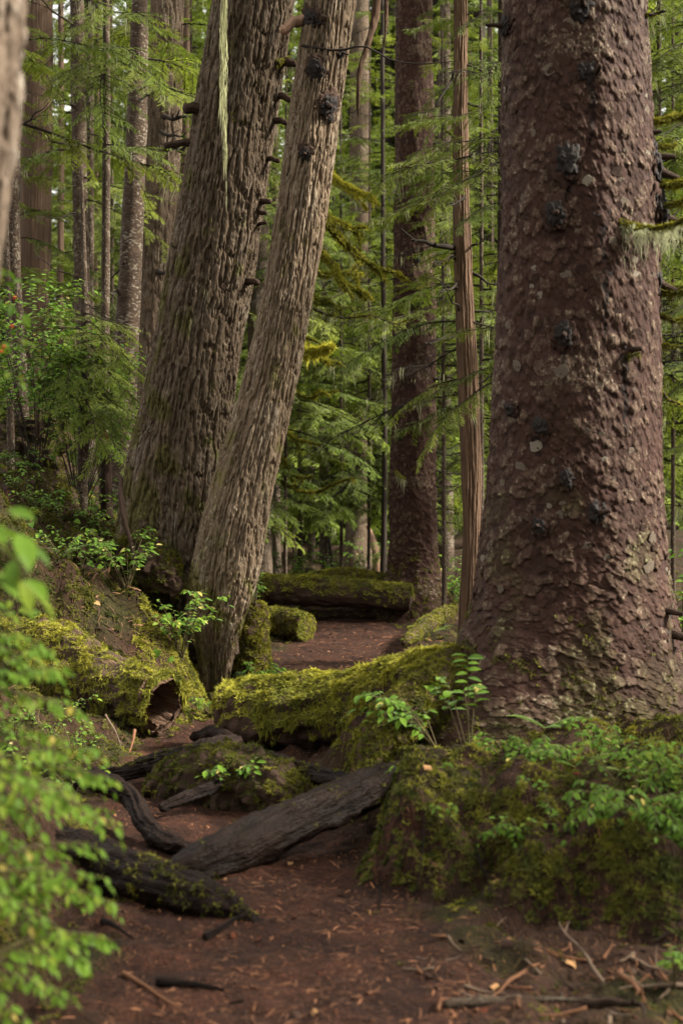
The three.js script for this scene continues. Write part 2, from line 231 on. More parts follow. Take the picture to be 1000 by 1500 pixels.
{
  const line = (a, b, n, dens) => { const s = []; let acc = 0, c = [0]; for (let i = 0; i < 4000; i++) { acc += dens(lerp(a, b, (i + 0.5) / 4000)); c.push(acc); } for (let k = 0, i = 0; k <= n; k++) { const q = acc * k / n; while (i < 3999 && c[i + 1] < q) i++; s.push(lerp(a, b, (i + clamp((q - c[i]) / (c[i + 1] - c[i] || 1))) / 4000)); } return s; };
  const xs = line(-70, 70, 300, (x) => 1 / (0.022 + 0.02 * Math.max(0, Math.abs(x + 0.2) - 1.6))), ds = line(-14, 150, 420, (d) => 1 / (d < 3 ? 0.04 + 0.05 * (3 - d) : 0.022 + 0.014 * Math.max(0, d - 7)));
  const nx = xs.length, nd = ds.length, pos = new Float32Array(nx * nd * 3), uv = new Float32Array(nx * nd * 2), col = new Float32Array(nx * nd * 3), pw = new Float32Array(nx * nd), iPath = [], iGround = [];
  for (let j = 0; j < nd; j++) for (let i = 0; i < nx; i++) {
    const k = j * nx + i, x = xs[i], d = ds[j]; pos.set([x, H(x, -d), -d], k * 3); uv.set([x / 1.3 + 0.12 * n2(x * 0.5, d * 0.5), -d / 1.3 + 0.12 * n2(x * 0.5 + 9, d * 0.5)], k * 2);
    const w = pw[k] = d < 40 ? onPath(x, d) : 0, g = smooth(-0.15, 0.5, fbm2(x * 1.1 + 3, d * 1.1, 4)), v = 1 + 0.18 * fbm2(x * 0.8, d * 0.8 + 20);
    const duff = mix3([0.06, 0.034, 0.022], [0.048, 0.05, 0.014], g), dirt = mix3([0.086, 0.038, 0.023], [0.04, 0.019, 0.012], clamp(0.5 + fbm2(x * 2, d * 2 + 50)));
    const c = mix3(duff, dirt, w); col.set([c[0] * v, c[1] * v, c[2] * v], k * 3);
  }
  for (let j = 0; j < nd - 1; j++) for (let i = 0; i < nx - 1; i++) { const k = j * nx + i, q = [k, k + 1, k + nx, k + 1, k + nx + 1, k + nx]; (pw[k] + pw[k + 1] + pw[k + nx] + pw[k + nx + 1] > 2 ? iPath : iGround).push(...q); }
  const make = (ix) => { const g = new THREE.BufferGeometry(); g.setAttribute('position', new THREE.BufferAttribute(pos, 3)); g.setAttribute('uv', new THREE.BufferAttribute(uv, 2)); g.setAttribute('color', new THREE.BufferAttribute(col, 3)); g.setIndex(ix); return g; };
  const whole = make([...iPath].concat(iGround)); whole.computeVertexNormals();
  for (const [name, ix, label] of [['path', iPath, 'reddish brown dirt trail winding between the roots'], ['ground', iGround, 'dark forest floor of humus and moss rising in a bank']]) {
    const g = make(ix); g.setAttribute('normal', whole.attributes.normal); const m = mesh(name, g, M.soil, scene); m.userData.kind = 'structure'; m.userData.label = label; m.userData.category = name;
  }
}

// ---------------------------------------------------------------- moss, leaves and conifer branches: the small geometries
function triGeo(tris, uvs) { const g = new THREE.BufferGeometry(); g.setAttribute('position', new THREE.Float32BufferAttribute(tris, 3)); if (uvs) g.setAttribute('uv', new THREE.Float32BufferAttribute(uvs, 2)); return g; }
function strip(out, a, b, c, w, side) {      // a two-step tapering blade a-b-c
  const s = side.clone().normalize().multiplyScalar(w / 2), s2 = s.clone().multiplyScalar(0.75);
  const A0 = a.clone().sub(s), A1 = a.clone().add(s), B0 = b.clone().sub(s2), B1 = b.clone().add(s2);
  for (const p of [A0, A1, B0, A1, B1, B0, B0, B1, c]) out.push(p.x, p.y, p.z);
}
const tuftGeo = [1, 2, 3].map((s) => { // a cushion-moss tuft, feathery shoots 1 unit long
  const r = rng(300 + s), out = [];
  for (let k = 0; k < 9; k++) {
    const az = k / 9 * TAU + r() * 0.8, tilt = 0.35 + r() * 0.9, L = 0.6 + r() * 0.5, dir = V(Math.cos(az) * Math.sin(tilt), Math.cos(tilt), Math.sin(az) * Math.sin(tilt)), a = V(Math.cos(az) * 0.12, -0.25, Math.sin(az) * 0.12), b = a.clone().addScaledVector(dir, L * 0.6), c = b.clone().addScaledVector(dir, L * 0.5).add(V(Math.cos(az) * 0.15, -0.14, Math.sin(az) * 0.15)), side = V(-Math.sin(az), 0, Math.cos(az));
    strip(out, a, b, c, 0.16, side);
    for (const e of [-1, 1]) for (const q of [0.45, 0.75]) { const m = a.clone().lerp(b, q), t = m.clone().addScaledVector(side, e * 0.3).addScaledVector(dir, 0.18); strip(out, m, m.clone().lerp(t, 0.6), t, 0.09, dir); }
  }
  return triGeo(out);
});
const drapeGeo = [1, 2].map((s) => { // moss hanging in strings, down -y
  const r = rng(320 + s), out = [];
  for (let k = 0; k < 7; k++) { const az = r() * TAU, L = 0.5 + r() * 0.7, a = V(Math.cos(az) * 0.18, 0.1, Math.sin(az) * 0.18), b = a.clone().add(V((r() - 0.5) * 0.2, -L * 0.55, (r() - 0.5) * 0.2)), c = b.clone().add(V((r() - 0.5) * 0.25, -L * 0.5, (r() - 0.5) * 0.25)); strip(out, a, b, c, 0.12, V(-Math.sin(az), 0, Math.cos(az))); for (const q of [0.3, 0.6, 0.9]) { const m = a.clone().lerp(b, q), e = r() < 0.5 ? 1 : -1; strip(out, m, m.clone().add(V(e * 0.09, -0.04, 0)), m.clone().add(V(e * 0.15, -0.11, 0)), 0.06, V(0, 1, 0)); } }
  return triGeo(out);
});
const lichenGeo = [1, 2, 3].map((s) => { // a beard of lichen, about 1 unit long, hanging down -y
  const r = rng(340 + s), out = [];
  for (let k = 0; k < 15; k++) { const L = 0.2 + r() * r() * 0.9; let p = V((r() - 0.5) * 0.3, 0.05 * r(), (r() - 0.5) * 0.2), az = r() * TAU; for (let q = 0; q < 3; q++) { const b = p.clone().add(V((r() - 0.5) * 0.15, -L / 6, (r() - 0.5) * 0.15)), c = b.clone().add(V((r() - 0.5) * 0.13, -L / 6, (r() - 0.5) * 0.13)); strip(out, p, b, c, 0.032 * (1 - q * 0.2), V(Math.cos(az), 0, Math.sin(az))); p = c.clone().add(V(0, 0.03, 0)); } }
  return triGeo(out);
});
const mossCol = (r, k = 1, y = 0.5) => { const q = r(), c = mix3([0.055, 0.066, 0.011], [0.20, 0.185, 0.02], clamp(y + (q - 0.5) * 0.7)), b = (0.8 + 0.4 * r()) * k; return rgb(c[0] * b, c[1] * b, c[2] * b); };
const UP = V(0, 1, 0), _q = new THREE.Quaternion(), _q2 = new THREE.Quaternion();
function place(p, axis, s, spin) { _q.setFromUnitVectors(UP, axis); _q2.setFromAxisAngle(UP, spin); _q.multiply(_q2); return new THREE.Matrix4().compose(p, _q.clone(), typeof s === 'number' ? V(s, s, s) : s); }
function mossOn(points, r, size, parent, off, name = 'moss', col = {}) {          // tufts at points, splayed out from the surface; some hang in strings
  const up = [[], [], []], dn = [[], []];
  for (const { p, n, hang } of points) {
    const pt = n2(p.x * 3, p.z * 3 + p.y * 2), pt2 = n2(p.x * 8 + 3, p.z * 8 + p.y * 6), dead = smooth(0.35, 0.75, fbm3(p.x * 4 + 8, p.y * 4, p.z * 4, 2) + 0.3 * (r() - 0.5)), c = mossCol(r, col.k, (col.y ?? 0.5) + 0.42 * pt + 0.2 * pt2).lerp(rgb(0.085, 0.055, 0.02), dead * 0.5), s = size * (0.5 + 0.8 * r()) * (1 + 0.35 * pt2);
    if (hang || (n.y < -0.1 && r() < 0.4)) dn[r() * 2 | 0].push({ m: place(p, V((r() - 0.5) * 0.5, 1, (r() - 0.5) * 0.5).normalize(), V(s * 1.2, s * (0.7 + 1.5 * r() * r()), s * 1.2), r() * TAU), c });
    else up[r() * 3 | 0].push({ m: place(p, n.clone().add(V((r() - 0.5) * 0.7, n.y > 0.3 ? 0.3 : -0.25 * r(), (r() - 0.5) * 0.7)).normalize(), s, r() * TAU), c });
  }
  up.forEach((it, i) => it.length && inst(name, tuftGeo[i], M.moss, it, parent, off)); dn.forEach((it, i) => it.length && inst(name === 'moss' ? 'hanging_moss' : name, drapeGeo[i], M.moss, it, parent, off));
}
const leafGeo = [0, 1, 2].map((s) => { // an oval leaf, 1 unit long on +x, folded on its midrib and drooping at the tip
  const prof = [[0, 0], [0.18, 0.17], [0.42, 0.27], [0.68, 0.23], [0.88, 0.1], [1, 0]], out = [], y = (x) => -0.22 * x * x * (1 + s * 0.5), f = 0.35 - s * 0.12;
  for (const e of [-1, 1]) for (let i = 0; i < prof.length - 1; i++) { const [x0, w0] = prof[i], [x1, w1] = prof[i + 1], a = [x0, y(x0), 0], b = [x1, y(x1), 0], c = [x0, y(x0) + w0 * f, e * w0], d = [x1, y(x1) + w1 * f, e * w1]; if (w0) out.push(...a, ...(e > 0 ? c : b), ...(e > 0 ? b : c)); if (w1) out.push(...(w0 ? c : a), ...(e > 0 ? d : b), ...(e > 0 ? b : d)); }
  const g = triGeo(out); g.computeVertexNormals(); return g;
});
const heartGeo = (() => { const s = new THREE.Shape(); s.moveTo(0.1, 0); s.bezierCurveTo(-0.12, 0.12, -0.08, 0.42, 0.25, 0.42); s.bezierCurveTo(0.6, 0.4, 0.85, 0.15, 1, 0); s.bezierCurveTo(0.85, -0.15, 0.6, -0.4, 0.25, -0.42); s.bezierCurveTo(-0.08, -0.42, -0.12, -0.12, 0.1, 0); const g = new THREE.ShapeGeometry(s, 6); g.rotateX(-Math.PI / 2); const p = g.attributes.position; for (let i = 0; i < p.count; i++) p.setY(i, 0.25 * Math.abs(p.getZ(i)) - 0.25 * p.getX(i) ** 2); g.computeVertexNormals(); return g; })();
function makeBranch(seed, lod, o = {}) {     // an irregular drooping conifer branch on +x, about 1.6 m: wood, foliage and lichen geometries
  const r = rng(seed), L = 1.6, fol = [], wood = [], lich = [], nL = lod === 2 ? 11 : 14, tilt = o.droop ?? 0.34, ph = r() * 9;
  const main = (s) => V(L * s, 0.12 * L * s - tilt * L * s * s + 0.03 * Math.sin(s * 7 + ph), 0.09 * Math.sin(s * 4 + seed) * s), stick = (a, b, w0, w1) => { const side = b.clone().sub(a).cross(UP).normalize(), up = V(0, 1, 0); for (const q of [side, up]) { const A0 = a.clone().addScaledVector(q, w0), A1 = a.clone().addScaledVector(q, -w0), B0 = b.clone().addScaledVector(q, w1), B1 = b.clone().addScaledVector(q, -w1); for (const p of [A0, A1, B0, A1, B1, B0]) wood.push(p.x, p.y, p.z); } };
  const twig = (a, dir, len, up) => {        // a twiglet with its needles
    const side = dir.clone().cross(up).normalize(), tip = a.clone().addScaledVector(dir, len).add(V(0, -0.15 * len, 0));
    if (lod === 2) { strip(fol, a, a.clone().lerp(tip, 0.55), tip, 0.034, side); return; }
    stick(a, tip, 0.0016, 0.0006);
    const step = lod === 0 ? 0.0068 : 0.013, nl = lod === 0 ? 0.0155 : 0.018, nw = lod === 0 ? 0.0036 : 0.0078;
    for (let t = 0.1 * len; t < len; t += step) for (const e of [-1, 1]) { const p = a.clone().lerp(tip, t / len), q = p.clone().addScaledVector(side, e * nl * (1 - 0.35 * t / len) * (0.8 + 0.4 * r())).addScaledVector(dir, nl * 0.5).add(V(0, (r() - 0.5) * 0.007, 0)), w = dir.clone().multiplyScalar(nw); fol.push(p.x - w.x, p.y - w.y, p.z - w.z, p.x + w.x, p.y + w.y, p.z + w.z, q.x, q.y, q.z); }
  };
  const beard = (p, len, n) => { for (let c = 0; c < n; c++) { const a = p.clone().add(V((r() - 0.5) * 0.06, 0, (r() - 0.5) * 0.06)), b = a.clone().add(V((r() - 0.5) * 0.035, -len * 0.5, (r() - 0.5) * 0.035)), az = r() * TAU; strip(lich, a, b, b.clone().add(V((r() - 0.5) * 0.03, -len * (0.2 + 0.6 * r()), (r() - 0.5) * 0.03)), lod === 2 ? 0.014 : 0.006, V(Math.cos(az), 0, Math.sin(az))); } };
  for (let i = 0; i < 9; i++) stick(main(i / 9), main((i + 1) / 9), 0.012 * (1 - i / 10), 0.012 * (1 - (i + 1) / 10));
  for (let k = 0; k < nL * 2; k++) {
    const s = 0.08 + 0.9 * (k + r() * 1.2) / (nL * 2), e = (k % 2 ? 1 : -1), base = main(s), tan = main(Math.min(1, s + 0.02)).sub(main(s - 0.02)).normalize(), ang = lerp(1.15, 0.55, s) + (r() - 0.5) * 0.6;
    if (r() < (o.gaps ?? 0.12)) { if (r() < 0.5) stick(base, base.clone().add(V(0.05 * (r() + 0.4), 0.04 * (r() - 0.6), e * 0.16 * r())), 0.003, 0.001); continue; }
    const l = L * (0.36 * Math.min(1, s / 0.28 + 0.2) * (1 - 0.8 * Math.max(0, s - 0.25) / 0.75) + 0.03) * (0.4 + 0.8 * r()), out = tan.clone().multiplyScalar(Math.cos(ang)).add(V(0, (r() - 0.5) * 0.4, e * Math.sin(ang))).normalize(), dr = 0.1 + 0.3 * r(), cv = (r() - 0.5) * 0.5;
    const lat = (q) => base.clone().addScaledVector(out, l * q).add(V(-cv * l * q * q * e, -dr * l * q * q, 0)); stick(base, lat(0.5), 0.004, 0.003); stick(lat(0.5), lat(1), 0.003, 0.001);
    const m = Math.max(3, Math.ceil(l / (lod === 0 ? 0.034 : lod === 1 ? 0.036 : 0.05)));
    for (let t = 0; t < m; t++) for (const f of [-1, 1]) { if (r() < 0.12) continue; const q = (t + r() * 0.8 + 0.3) / (m + 0.3), p = lat(Math.min(1, q)), dir = out.clone().applyAxisAngle(UP, f * (0.8 + (r() - 0.5) * 0.55)).add(V(0, -0.05 - 0.35 * r(), 0)).normalize(); twig(p, dir, (0.03 + 0.11 * (1 - 0.75 * q) * (0.35 + 0.85 * r())) * (lod === 2 ? 1.4 : 1), V((r() - 0.5) * 0.5, 1, (r() - 0.5) * 0.5).normalize()); }
    twig(lat(0.9), out, 0.055, UP);
    if (r() < (o.lichen ?? 0.5)) beard(lat(0.1 + 0.8 * r()), 0.04 + 0.26 * r() * r(), 3);
  }
  return { wood: triGeo(wood), fol: triGeo(fol), lich: triGeo(lich.length ? lich : [0, 0, 0, 0, -0.01, 0, 0.001, 0, 0]) };
}
const BR = [0, 1, 2].map((lod) => [1, 2, 3, 4].map((s) => makeBranch(500 + lod * 10 + s, lod, { gaps: 0.02 + 0.05 * s, lichen: 0.12 + 0.1 * s, droop: 0.2 + 0.06 * s })));
function crownOn(parent, off, limbs, lod, o = {}) { // limbs: [{p, az, pitch, len}] -> instanced branches as the tree's crown
  const r = rng(o.seed ?? 5), sets = [[], [], [], []], C = [0.10, 0.148, 0.016], C2 = [0.195, 0.232, 0.025], bare = o.bare ?? 0.16;
  for (const l of limbs) { const k = r() * 4 | 0, c = mix3(C, C2, r()), b = 0.85 + 0.3 * r(); sets[k].push({ bare: r() < bare, m: new THREE.Matrix4().compose(l.p, new THREE.Quaternion().setFromEuler(new THREE.Euler((r() - 0.5) * 0.3, l.az, l.pitch, 'YZX')), V(l.len / 1.6, l.len / 1.6, l.len / 1.6 * (0.85 + 0.3 * r()))), c: rgb(c[0] * b, c[1] * b, c[2] * b) }); }
  sets.forEach((s, k) => { if (!s.length) return; const B = BR[lod][k], green = s.filter((i) => !i.bare); if (green.length) inst('crown', B.fol, M.needle, green, parent, off); inst('branch_wood', B.wood, M.twig, s.map((i) => ({ m: i.m })), parent, off); if (o.lichen !== false) inst('hanging_lichen', B.lich, M.lichen, s.map((i) => ({ m: i.m, c: rgb(0.34, 0.34, 0.19) })), parent, off); });
}
function crownLimbs(axis, y0, y1, n, len0, len1, r, o = {}) { // limbs round a trunk axis(y) -> [x, z, radius]
  const out = []; for (let i = 0; i < n; i++) { const q = (i + r()) / n, y = lerp(y0, y1, q), az = r() * TAU, [x, z, R] = axis(y); if (o.skip && o.skip(az, y)) continue; out.push({ p: V(x + Math.cos(az) * R * 0.7, y, z - Math.sin(az) * R * 0.7), az, pitch: lerp(o.p0 ?? -0.12, o.p1 ?? 0.15, q) + (r() - 0.5) * 0.3, len: Math.min(o.max ?? 9, lerp(len0, len1, q) * (0.65 + 0.6 * r())) }); } return out;
}
function axisOf(pts) { return (y) => { for (let i = 1; i < pts.length; i++) { const [a, b] = [pts[i - 1], pts[i]]; if ((y - a[1]) * (y - b[1]) <= 0) { const t = (y - a[1]) / (b[1] - a[1] || 1); return [lerp(a[0], b[0], t), lerp(a[2], b[2], t), lerp(a[3], b[3], t)]; } } const e = pts[pts.length - 1]; return [e[0], e[2], e[3]]; }; }
function knotGeo(p, n, s, seed, sq = 0.7) {  // a dark lumpy burl round an old branch, sunk into the bark
  const g = new THREE.SphereGeometry(1, 36, 26), q = g.attributes.position, v = V(); for (let i = 0; i < q.count; i++) { v.fromBufferAttribute(q, i); const k = 0.85 + 0.42 * fbm3(v.x * 1.4 + seed, v.y * 1.4, v.z * 1.4, 2) + 0.24 * fbm3(v.x * 4.5 + seed, v.y * 4.5, v.z * 4.5, 3); v.multiplyScalar(k); q.setXYZ(i, v.x * s, v.y * s * sq, v.z * s * 1.3); }
  g.applyMatrix4(new THREE.Matrix4().compose(p.clone().addScaledVector(n, -0.15 * s * sq), new THREE.Quaternion().setFromUnitVectors(UP, n.clone().normalize()), V(1, 0.75, 1))); g.computeVertexNormals(); return g;
}
function burl(parent, off, p, n, s, seed, m) {  // knot with a swollen collar of bark and a broken twig stub
  const k = mesh('knot', knotGeo(p, n, s, seed, 0.62), M.knot, parent, off); mesh('bark_collar', knotGeo(p.clone().addScaledVector(n, -0.25 * s), n, s * 1.45, seed + 3, 0.42), m, k);
  if (hash(seed | 0, 5) < 0.6) { const e = p.clone().addScaledVector(n, s * (0.9 + hash(seed | 0, 6))).add(V((hash(seed | 0, 7) - 0.5) * s, (hash(seed | 0, 8) - 0.6) * s, 0)); mesh('broken_stub', limbGeo([[p.x, p.y, p.z, s * 0.3], [(p.x + e.x) / 2, (p.y + e.y) / 2, (p.z + e.z) / 2, s * 0.24], [e.x, e.y, e.z, s * 0.16]], 7, 5, 0.3, seed), M.logBark, k); }
}

// ---------------------------------------------------------------- trees: builders
function surf(axis, x, y, d) {               // the point of an upright trunk's near face under a photo pixel: {p, n}
  const Y = EYE - (y - 750) / F * d, [ax, az, R] = axis(Y), D = -az, dx = clamp((x - 500) / F * D - ax, -R * 0.97, R * 0.97), zo = Math.sqrt(R * R - dx * dx), p = px(x, y, D - zo);
  return { p, n: V(dx, 0, zo).normalize() };
}
function limbGeo(list, sides = 6, seg = 10, rough = 0.15, seed = 1) { return tube(list, seg, sides, { tileU: 0.4, tileV: 0.8, shape: (th, t) => 1 + rough * n2(th * 1.3 + seed, t * 9 + seed) }); }
function bareLimb(a, b, r0, seed, o = {}) {  // a dead branch from a to b with sparse side twigs
  const r = rng(seed), sag = o.sag ?? 0.06, len = a.distanceTo(b), wb = o.wob ?? 1, at = (t) => a.clone().lerp(b, t).add(V(0.05 * wb * len * n2(seed, t * 2), -sag * len * Math.sin(t * Math.PI) + 0.04 * wb * len * n2(seed + 9, t * 3), 0.05 * wb * len * n2(seed + 5, t * 2))), g = [], n = 5;
  const list = []; for (let i = 0; i <= n; i++) { const p = at(i / n); list.push([p.x, p.y, p.z, lerp(r0, r0 * (o.taper ?? 0.28), i / n)]); } g.push(limbGeo(list, 6, 12, 0.2, seed));
  for (let k = 0; k < (o.twigs ?? 5); k++) { const t = 0.25 + 0.7 * r(), p = at(t), dir = b.clone().sub(a).normalize().add(V((r() - 0.5) * 1.6, (r() - 0.4) * 1.2, (r() - 0.5) * 1.6)).normalize(), l = len * (0.12 + 0.25 * r()), q = p.clone().addScaledVector(dir, l * 0.5).add(V(0, 0.05 * l, 0)), e = p.clone().addScaledVector(dir, l).add(V(0, -0.1 * l, 0)), rr = r0 * 0.4; g.push(limbGeo([[p.x, p.y, p.z, rr], [q.x, q.y, q.z, rr * 0.7], [e.x, e.y, e.z, rr * 0.25]], 4, 4, 0, seed + k)); }
  const m = mergeGeometries(g); m.userData.at = at; return m;
}
function beards(parent, off, pts, r, s0, s1, name = 'hanging_lichen', tone = 1) { // lichen beards hanging at points
  const sets = [[], [], []]; for (const p of pts) { const s = lerp(s0, s1, r() * r()), b = (0.8 + 0.4 * r()) * tone; sets[r() * 3 | 0].push({ m: place(p, UP, V(s * 0.6, s, s * 0.6), r() * TAU), c: rgb(0.36 * b, 0.36 * b, 0.21 * b) }); }
  sets.forEach((it, i) => it.length && inst(name, lichenGeo[i], M.lichen, it, parent, off));
}
function mossyLimb(parent, off, a, b, r0, seed, o = {}) { // a limb wrapped in moss
  const r = rng(seed), g = bareLimb(a, b, r0, seed, { twigs: o.twigs ?? 3, sag: o.sag ?? 0.05 }), m = mesh('limb', g, M.twig, parent, off);
  mossOn(scatter(g, o.n ?? 500, r, (p, n) => p.distanceTo(a) > 0.02 ? (n.y > -0.3 ? 1 : 0.5) : 0), r, o.size ?? 0.03, m, null, 'moss', { k: o.k ?? 1.15, y: o.y ?? 0.75 });
  if (o.beard) { const pts = []; for (let i = 0; i < o.beard; i++) pts.push(g.userData.at(0.1 + 0.85 * r()).add(V(0, -r0, 0))); beards(m, null, pts, r, 0.06, o.beardLen ?? 0.25); }
  return m;
}
function bgTree(o) {                         // o.line: photo pixels of the axis from the top down, at distance o.d; goes on to the ground and up into the canopy
  const k = o.d / F, top = o.line[0], bot = o.line[o.line.length - 1], pts = [];
  const b = px(bot[0], bot[1], o.d), gy = H(b.x, b.z); pts.push([b.x, gy - 0.25, b.z, bot[2] / 2 * k * 1.35]); if (b.y - gy > 0.6) pts.push([b.x, gy + 0.25, b.z, bot[2] / 2 * k * 1.1]);
  for (let i = o.line.length - 1; i >= 0; i--) { const p = px(o.line[i][0], o.line[i][1], o.d); if (p.y > gy + 0.35) pts.push([p.x, p.y, p.z, o.line[i][2] / 2 * k]); }
  const q = px(top[0], top[1], o.d), p2 = o.line[1] ? px(o.line[1][0], o.line[1][1], o.d) : q, lean = (q.x - p2.x) / Math.max(0.1, q.y - p2.y), Ht = o.height ?? 19;
  if (Ht > q.y + 1) { pts.push([q.x + lean * (Ht - q.y) * 0.35, lerp(q.y, Ht, 0.5), q.z, top[2] / 2 * k * 0.7], [q.x + lean * (Ht - q.y) * 0.5, Ht, q.z, 0.02]); }
  const base = V(b.x, gy, b.z), t = thing(o.name, o.label, 'tree', base, o.group), r = rng(o.seed);
  const big = o.big ? 1 : 0, g = tube(pts, big ? 300 : 60, big ? 96 : 18, { tex: o.tex, amp: o.amp ?? 0.02, tileU: o.tileU ?? 0.5, tileV: o.tileV ?? 1.0, u0: o.seed * 0.37, v0: o.seed * 0.73, shape: (th, tt, y, P) => 1 + 0.06 * n3(P.x * 1.5, y * 0.8 + o.seed, P.z * 1.5) });
  mesh('trunk', g, o.mat, t, base); const axis = axisOf(pts);
  if (o.crown) crownOn(t, base, crownLimbs(axis, o.crown.y0, Math.min(Ht - 0.4, EYE + 0.37 * o.d + 2.2), Math.ceil(o.crown.n * clamp((Math.min(Ht - 0.4, EYE + 0.37 * o.d + 2.2) - o.crown.y0) / (Ht - 0.4 - o.crown.y0), 0.15, 1)), o.crown.len, o.crown.len1 ?? 0.7, r, o.crown), o.crown.lod, { seed: o.seed, ...o.crown });
  for (const [x0, y0, x1, y1, rr, dd] of o.limbs ?? []) { const A = surf(axis, x0, y0, o.d).p, B = px(x1, y1, o.d + (dd ?? 0)); A.addScaledVector(B.clone().sub(A).normalize(), -0.03); mesh('limb', bareLimb(A, B, rr, o.seed * 7 + x1, { twigs: o.twigs ?? 4 }), M.twig, t, base); }
  return { t, base, axis, r, g };
}

// ---------------------------------------------------------------- the big spruce
const spruce = thing('spruce_tree', 'massive scaly purplish brown spruce trunk standing on the mossy root mound', 'tree', V(SPR.x, 0.35, SPR.z));
{
  const t = spruce, base = t.position.clone(), d = 7.6, k = d / F / 2, r = rng(41);
  const pts = [[832, 1190, 470], [822, 1120, 455], [824, 1050, 396], [827, 980, 348], [834, 900, 304], [836, 800, 276], [842, 650, 250], [848, 400, 236], [845, 200, 221], [841, 0, 208], [839, -160, 202]].map(([x, y, w]) => P4(x, y, d, w * k));
  const flare = (th, tt, y) => { const f = Math.exp(-Math.max(0, y - 0.2) / 0.42); return 1 + f * (0.16 * Math.sin(th * 3 + 0.8) + 0.10 * Math.sin(th * 5 + 2.1)) + 0.035 * n3(Math.cos(th) * 1.4, y * 0.9, Math.sin(th) * 1.4); };
  const pitch = [[869, 112, 0.34], [832, 240, 0.16], [887, 412, 0.3], [917, 515, 0.4], [826, 492, 0.16], [884, 325, 0.2], [790, 628, 0.14]].map(([x, y, l]) => [px(x, y, 7.15), l]);   // dark runs of pitch below the knots
  const axis = axisOf(pts), g = tube(pts, 620, 400, { tex: texSpruce, amp: 0.027, tileU: 1.1, tileV: 1.7, nU: 4, shape: flare, tint: (th, tt, x, y, z) => { const v = 1 + 0.22 * fbm3(x * 1.5, y * 1.1, z * 1.5), m = smooth(0.05, 0.45, fbm3(x * 2.2 + 7, y * 1.6, z * 2.2, 4) + 0.32 * (1.2 - y)), m2 = m * 0.8; let w = 1; if (z > SPR.z) for (const [p, l] of pitch) { const t = (p.y - y) / l; if (t > 0 && t < 1) w = Math.min(w, Math.abs(x - p.x + 0.012 * n2(y * 9, p.x * 7)) < 0.02 * (1 - 0.6 * t) + 0.012 * n2(y * 22, x * 22) ? 0.32 : 1); } return [w * lerp(v, 0.95, m2), w * lerp(v, 1.22, m2), w * lerp(v * 0.98, 0.8, m2)]; } });
  const trunk = mesh('trunk', g, M.spruce, t, base);
  const up = [[839, -150, 200], [836, -1200, 160], [834, -3000, 110], [832, -5600, 10]].map(([x, y, w]) => P4(x, y, d, w * k)); mesh('trunk', tube(up, 40, 40, { tileU: 1.1, tileV: 2.2, nU: 3, tint: () => [1, 1, 1] }), M.spruce, t, base);
  crownOn(t, base, crownLimbs(axisOf(up), 8.2, 21, 80, 3.4, 1.2, r, { p0: 0.1, p1: 0.25 }), 2, { seed: 4 });
  // lifted bark plates, each its own piece
  const plates = [0, 1, 2, 3, 4, 5].map((s) => { const q = rng(90 + s), sh = new THREE.Shape(), n = 11; for (let i = 0; i < n; i++) { const a = i / n * TAU, R = 0.72 + 0.42 * q(); i ? sh.lineTo(Math.cos(a) * R, Math.sin(a) * R * 0.85) : sh.moveTo(Math.cos(a) * R, Math.sin(a) * R * 0.85); } const e = new THREE.ExtrudeGeometry(sh, { depth: 0.10, bevelEnabled: true, bevelThickness: 0.05, bevelSize: 0.07, bevelSegments: 1, curveSegments: 1 }); const p = e.attributes.position; for (let i = 0; i < p.count; i++) p.setZ(i, p.getZ(i) - 0.16 * (p.getX(i) ** 2) + 0.05 * n2(p.getX(i) * 2 + s, p.getY(i) * 2)); e.computeVertexNormals(); return e; });
  for (const { p } of scatter(g, 290, r, (p, n) => n.z > 0.05 && p.y > 0.75 ? 0.5 + 0.5 * smooth(-0.2, 0.4, fbm2(p.x * 3, p.y * 2)) : 0)) {
    const [ax, az] = axis(p.y), n = V(p.x - ax, 0, p.z - az).normalize(), s = 0.014 + 0.030 * r() * r(), q = r(), pm = mesh('bark_plate', plates[r() * 6 | 0], M.plate[q < 0.42 ? 0 : q < 0.66 ? 1 : q < 0.88 ? 2 : 3], trunk);
    pm.position.copy(p).addScaledVector(n, 0.001); pm.quaternion.setFromUnitVectors(V(0, 0, 1), n.clone().add(V((r() - 0.5) * 0.14, -0.10 - 0.10 * r(), 0)).normalize()); pm.rotateZ((r() - 0.5) * 1.2); pm.scale.set(s * (0.8 + 0.5 * r()), s, s * 0.55);
  }
  for (const [x, y, s] of [[872, 108, 0.045], [856, 104, 0.03], [832, 236, 0.055], [812, 312, 0.042], [884, 322, 0.05], [826, 490, 0.036], [887, 408, 0.048], [916, 512, 0.05], [790, 624, 0.03], [876, 752, 0.045], [852, 8, 0.05], [955, 290, 0.07], [968, 330, 0.06], [958, 230, 0.06], [962, 415, 0.06], [972, 925, 0.085], [975, 960, 0.075], [960, 890, 0.06], [962, 250, 0.065], [966, 300, 0.075], [972, 320, 0.06], [950, 195, 0.04], [738, 38, 0.04], [788, 770, 0.025], [745, 600, 0.022], [830, 700, 0.03], [905, 650, 0.025]]) {
    const { p, n } = surf(axis, x, y, d); burl(t, base, p, n, s * 1.35, x, M.plate[2]);
  }
  // short limbs on the far-right flank, furred with moss and lichen
  const limb = (x0, y0, x1, y1, r0, o) => { const A = surf(axis, x0, y0, d), B = px(x1, y1, -A.p.z - (o.near ?? 0)); return mossyLimb(t, base, A.p.addScaledVector(A.n, -0.03), B, r0, x1 + y1, o); };
  limb(903, 322, 1040, 305, 0.016, { n: 500, size: 0.022, beard: 46, beardLen: 0.42, near: 0.25, sag: 0.12, twigs: 1 });
